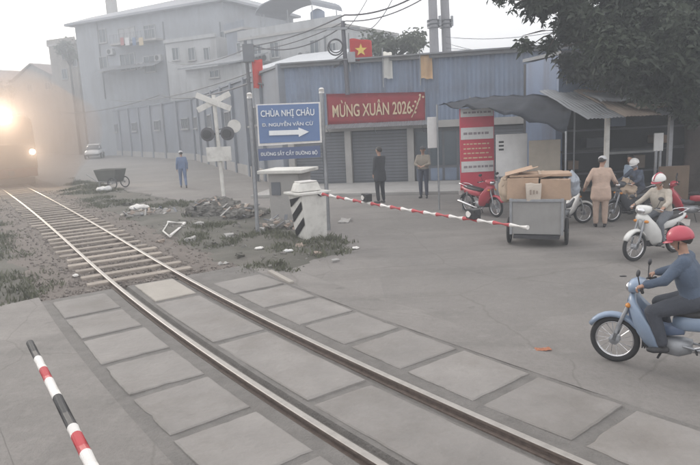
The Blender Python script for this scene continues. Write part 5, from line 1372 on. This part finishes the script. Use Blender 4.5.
for k in range(6):
    f = k / 5; secs.append([((.13 + .02 * f) * cx + .014 * noise.noise(Vector((k, cx * 3, cy_))), (.06 + .015 * math.sin(3 * f)) * cy_ + .012 * noise.noise(Vector((cx * 2, k, 5))), .34 * f + (.03 * noise.noise(Vector((cx, cy_, 9))) if k == 5 else 0)) for cx, cy_ in ((-1, -1), (-.3, -1.1), (.3, -1.1), (1, -1), (1, 1), (.3, 1.1), (-.3, 1.1), (-1, 1))])
loft(bm, secs); obj('bag', bm, mat('pale_paper', (.5, .44, .38), .8, .1, 6), pbag)
for k, u_ in enumerate((-.06, .0, .06)): boxo('print', (.035, .004, .1 - .02 * k), (u_, -.085, .18), M_rust, pbag)
sack('plastic_sack', 'grey translucent plastic sack on the right of the cart load', Mc @ Vector((.62, .45, zt - .02)), (.17, .2, .24), mat('grey_plastic', (.3, .33, .38), .35, .1, 5), 'sack')
sack('plastic_sack', 'pale tan bundle hanging over the left of the cart load', Mc @ Vector((-.62, .35, zt - .12)), (.15, .22, .26), M_tanpaper, 'sack')

# ================================================================== RUBBISH ON THE VERGE
def at_m(u, v):
    p = G(u, v, .08); p.z = max(mound_h(p, ISL, .13), 0.) - .005; return p
# bent white pipe frame
p = at_m(174, 228)
t = thing('bent_frame', 'bent white metal frame lying on the verge beside the rails', 'frame', p)
a1 = G(168, 222, .12) - p; a2 = G(185, 223, .14) - p; a3 = G(170, 236, .1) - p; a4 = G(163, 231, .1) - p
for a, b in ((a1, a2), (a2, a3)):
    bm = B(); tube(bm, [a, b], .035, 8); obj('bar', bm, M_bandw, t)
bm = B(); tube(bm, [a1 + Vector((0, 0, -.02)), a4, a3 + Vector((0, 0, -.02))], .02, 6); obj('bar', bm, M_white, t)
# heap under the crossbuck
def heap(label, u, v, rx, ry, rz_, mt, n=14, seed=1):
    p = at_m(u, v); rnd = random.Random(seed); t = thing('rubbish_heap', label, 'rubbish', p)
    bm = B(); ball(bm, (0, 0, 0), rx, ry, rz_, 5)
    for q in bm.verts:
        k = 1 + .35 * noise.noise(q.co * 2.3 + Vector((u, v, 0))) + .18 * noise.noise(q.co * 7) + .1 * noise.noise(q.co * 17); q.co *= k; q.co.z = max(q.co.z, -.04)
    obj('soil', bm, mt, t)
    for k in range(n * 3):
        a = rnd.uniform(0, 6.28); f = rnd.uniform(.1, 1.05); pp = Vector((rx * f * math.cos(a), ry * f * math.sin(a), rz_ * math.sqrt(max(0, 1 - f * f)) * .9 + .015))
        if rnd.random() < .5: boxo('plank', (rnd.uniform(.12, .5), rnd.uniform(.03, .09), .02), pp, [M_rust, M_shut, M_conc][k % 3], t, rot=Matrix.Rotation(rnd.uniform(0, 3), 3, 'Z') @ Matrix.Rotation(rnd.uniform(-.6, .6), 3, 'Y'))
        else: boxo('chunk', (rnd.uniform(.05, .16), rnd.uniform(.05, .14), rnd.uniform(.03, .1)), pp, [M_conc, M_slab2, M_rust][k % 3], t, rot=Matrix.Rotation(rnd.uniform(0, 3), 3, 'Z') @ Matrix.Rotation(rnd.uniform(-.6, .6), 3, 'Y'), bevel=.01)
    return t
M_heap = mat('dark_rubbish_soil', (.13, .125, .115), .95, .35, 3, 1.)
heap('large dark heap of rubbish at the foot of the crossbuck', 214, 214, .85, .6, .42, M_heap, 16, 2)
heap('low dark heap between the crossbuck and the sign post', 243, 216, .65, .5, .3, M_heap, 10, 3)
heap('low rubble heap in front of the concrete cabinet', 276, 228, .5, .35, .16, M_heap, 10, 4)
heap('pale spread of broken concrete in the middle of the verge', 150, 213, .9, .5, .1, mat('pale_rubble', (.26, .25, .235)), 12, 5)
sack('plastic_bag', 'pale plastic bag on the verge left of the bent frame', at_m(140, 210), (.3, .18, .1), M_bandw, 'bag')
sack('plastic_bag', 'small pale bag at the verge by the handcart', at_m(104, 192), (.34, .2, .13), M_signwhite, 'bag')
sack('plastic_bag', 'white scrap of plastic below the sign post', at_m(259, 248), (.09, .06, .03), M_bandw, 'bag')
sack('plastic_bag', 'white scrap of plastic at the right tip of the verge', G(356, 249), (.08, .06, .025), M_bandw, 'bag')
sack('plastic_bag', 'white scrap lying left of the sleepers', G(76, 277, .05), (.05, .04, .03), M_bandw, 'bag')
sack('plastic_bag', 'grey crumpled scrap near the foot of the barrier housing', at_m(288, 252), (.1, .07, .03), M_signwhite, 'bag')
CHUNK = ['flat concrete chunk just below the heap under the crossbuck', 'wide pale slab fragment below left of the crossbuck heap', 'blocky chunk left of the concrete cabinet', 'rusty brown chunk in front of the barrier housing', 'grey chunk midway between bent frame and crossbuck heap', 'small pale chunk near the lower edge of the verge', 'thin flat chunk at the lower edge of the verge by the rails', 'rusty brown chunk below the barrier housing corner', 'smallest chunk near the right tip of the verge', 'pale chunk at the lower edge below the sign post', 'thick chunk at the left foot of the crossbuck heap', 'rusty chunk beside the rails below the bent frame', 'flat grey slab lying on the road right of the barrier housing', 'pale block near the handcart end of the verge']
for k, (u, v, sx, sy, sz) in enumerate(((230, 238, .3, .15, .1), (210, 245, .35, .2, .08), (262, 232, .25, .18, .12), (300, 246, .22, .15, .08), (190, 240, .3, .2, .1), (240, 256, .2, .15, .07), (222, 262, .25, .12, .05), (318, 252, .2, .14, .07), (334, 258, .16, .1, .05), (280, 262, .18, .12, .05), (200, 226, .3, .2, .12), (160, 240, .25, .16, .08), (345, 222, .5, .3, .06), (128, 205, .4, .2, .12))):
    bm = B(); box(bm, (sx * .8, sy * .9, sz)); bmesh.ops.subdivide_edges(bm, edges=bm.edges[:], cuts=2, use_grid_fill=True)
    for q in bm.verts: q.co += Vector((noise.noise(q.co * 11 + Vector((k, 0, 0))), noise.noise(q.co * 11 + Vector((0, k, 5))), noise.noise(q.co * 11 + Vector((3, 0, k))))) * .055
    o = obj('concrete_chunk', bm, [M_conc, M_dirt, M_conc, M_rust][k % 4]); q = at_m(u, v) if k not in (12,) else G(u, v)
    o.location = q + Vector((0, 0, sz * .4)); o.rotation_euler = (random.uniform(-.15, .15), random.uniform(-.15, .15), random.uniform(0, 3))
    tag(o, CHUNK[k], 'rubble', 'broken chunks on the verge')
# orange litter on the road
q = G(543, 350); t = thing('litter', 'crumpled orange wrapper lying on the road before the blue motorbike', 'litter', q)
bm = B(); rows = []
for i in range(9):
    rows.append([bm.verts.new(((i - 4) * .022, (j - 2) * .02, .008 + .022 * abs(noise.noise(Vector((i * .8, j * .9, 3)))))) for j in range(5)])
for a, b in zip(rows, rows[1:]):
    for j in range(4): bm.faces.new((a[j], b[j], b[j + 1], a[j + 1]))
bmesh.ops.solidify(bm, geom=bm.faces[:], thickness=.002)
obj('wrapper', bm, mat('orange_wrapper', (.6, .27, .16), .6, .1, 20), t)
bm = B(); tube(bm, [(-.16, .02, .006), (-.08, 0, .008)], .008, 5); obj('string', bm, M_conc, t)
o = sack('leaf_litter', 'small dark scrap lying on the road by the white motorbike', G(623, 276.5), (.05, .03, .008), M_black, 'litter')
# stub kerb line at the verge tip
bm = B(); a, b = G(270, 275), G(292, 287); d_ = b - a
o = boxo('kerb_stone', (d_.length, .09, .09), (a + b) / 2 + Vector((0, 0, .05)), M_slab2, None, rot=Matrix.Rotation(math.atan2(d_.y, d_.x), 3, 'Z'), bevel=.01); tag(o, 'short pale kerb stone at the corner where verge meets crossing', 'kerb')

# ================================================================== HAZE
bm = B(); box(bm, (330, 330, 25), (0, 120, 11.5))
hz_ = obj('haze', bm, None); hz_.data.materials.clear(); tag(hz_, 'thin grey-blue dusty air over the whole crossing', 'haze', kind='stuff')
MH = bpy.data.materials.new('dusty_air'); MH.use_nodes = True; n_ = MH.node_tree.nodes; n_.clear()
vo = n_.new('ShaderNodeVolumePrincipled'); vo.inputs['Color'].default_value = (.86, .915, 1, 1); vo.inputs['Density'].default_value = .0074; vo.inputs['Anisotropy'].default_value = .25
oo = n_.new('ShaderNodeOutputMaterial'); MH.node_tree.links.new(vo.outputs[0], oo.inputs['Volume']); hz_.data.materials.append(MH)

# local exhaust smoke hanging round the front of the locomotive
bm = B(); ball(bm, (0, 0, 0), 1, 1, 1, 4)
for q in bm.verts: q.co *= 1 + .22 * noise.noise(q.co * 1.6)
sm_ = obj('exhaust_smoke', bm, None, smooth=True); sm_.data.materials.clear(); tag(sm_, 'brownish exhaust smoke glowing round the front of the locomotive', 'smoke', kind='stuff')
sm_.location = mwl @ Vector((-1.8, -.2, 2.6)); sm_.rotation_euler = (0, 0, math.atan2(tg.y, tg.x)); sm_.scale = (6.4, 3.5, 3.1)
MS = bpy.data.materials.new('exhaust_smoke'); MS.use_nodes = True; n_ = MS.node_tree.nodes; n_.clear()
vo = n_.new('ShaderNodeVolumePrincipled'); vo.inputs['Color'].default_value = (.42, .34, .3, 1); vo.inputs['Density'].default_value = .085; vo.inputs['Anisotropy'].default_value = .5
oo = n_.new('ShaderNodeOutputMaterial'); MS.node_tree.links.new(vo.outputs[0], oo.inputs['Volume']); sm_.data.materials.append(MS)
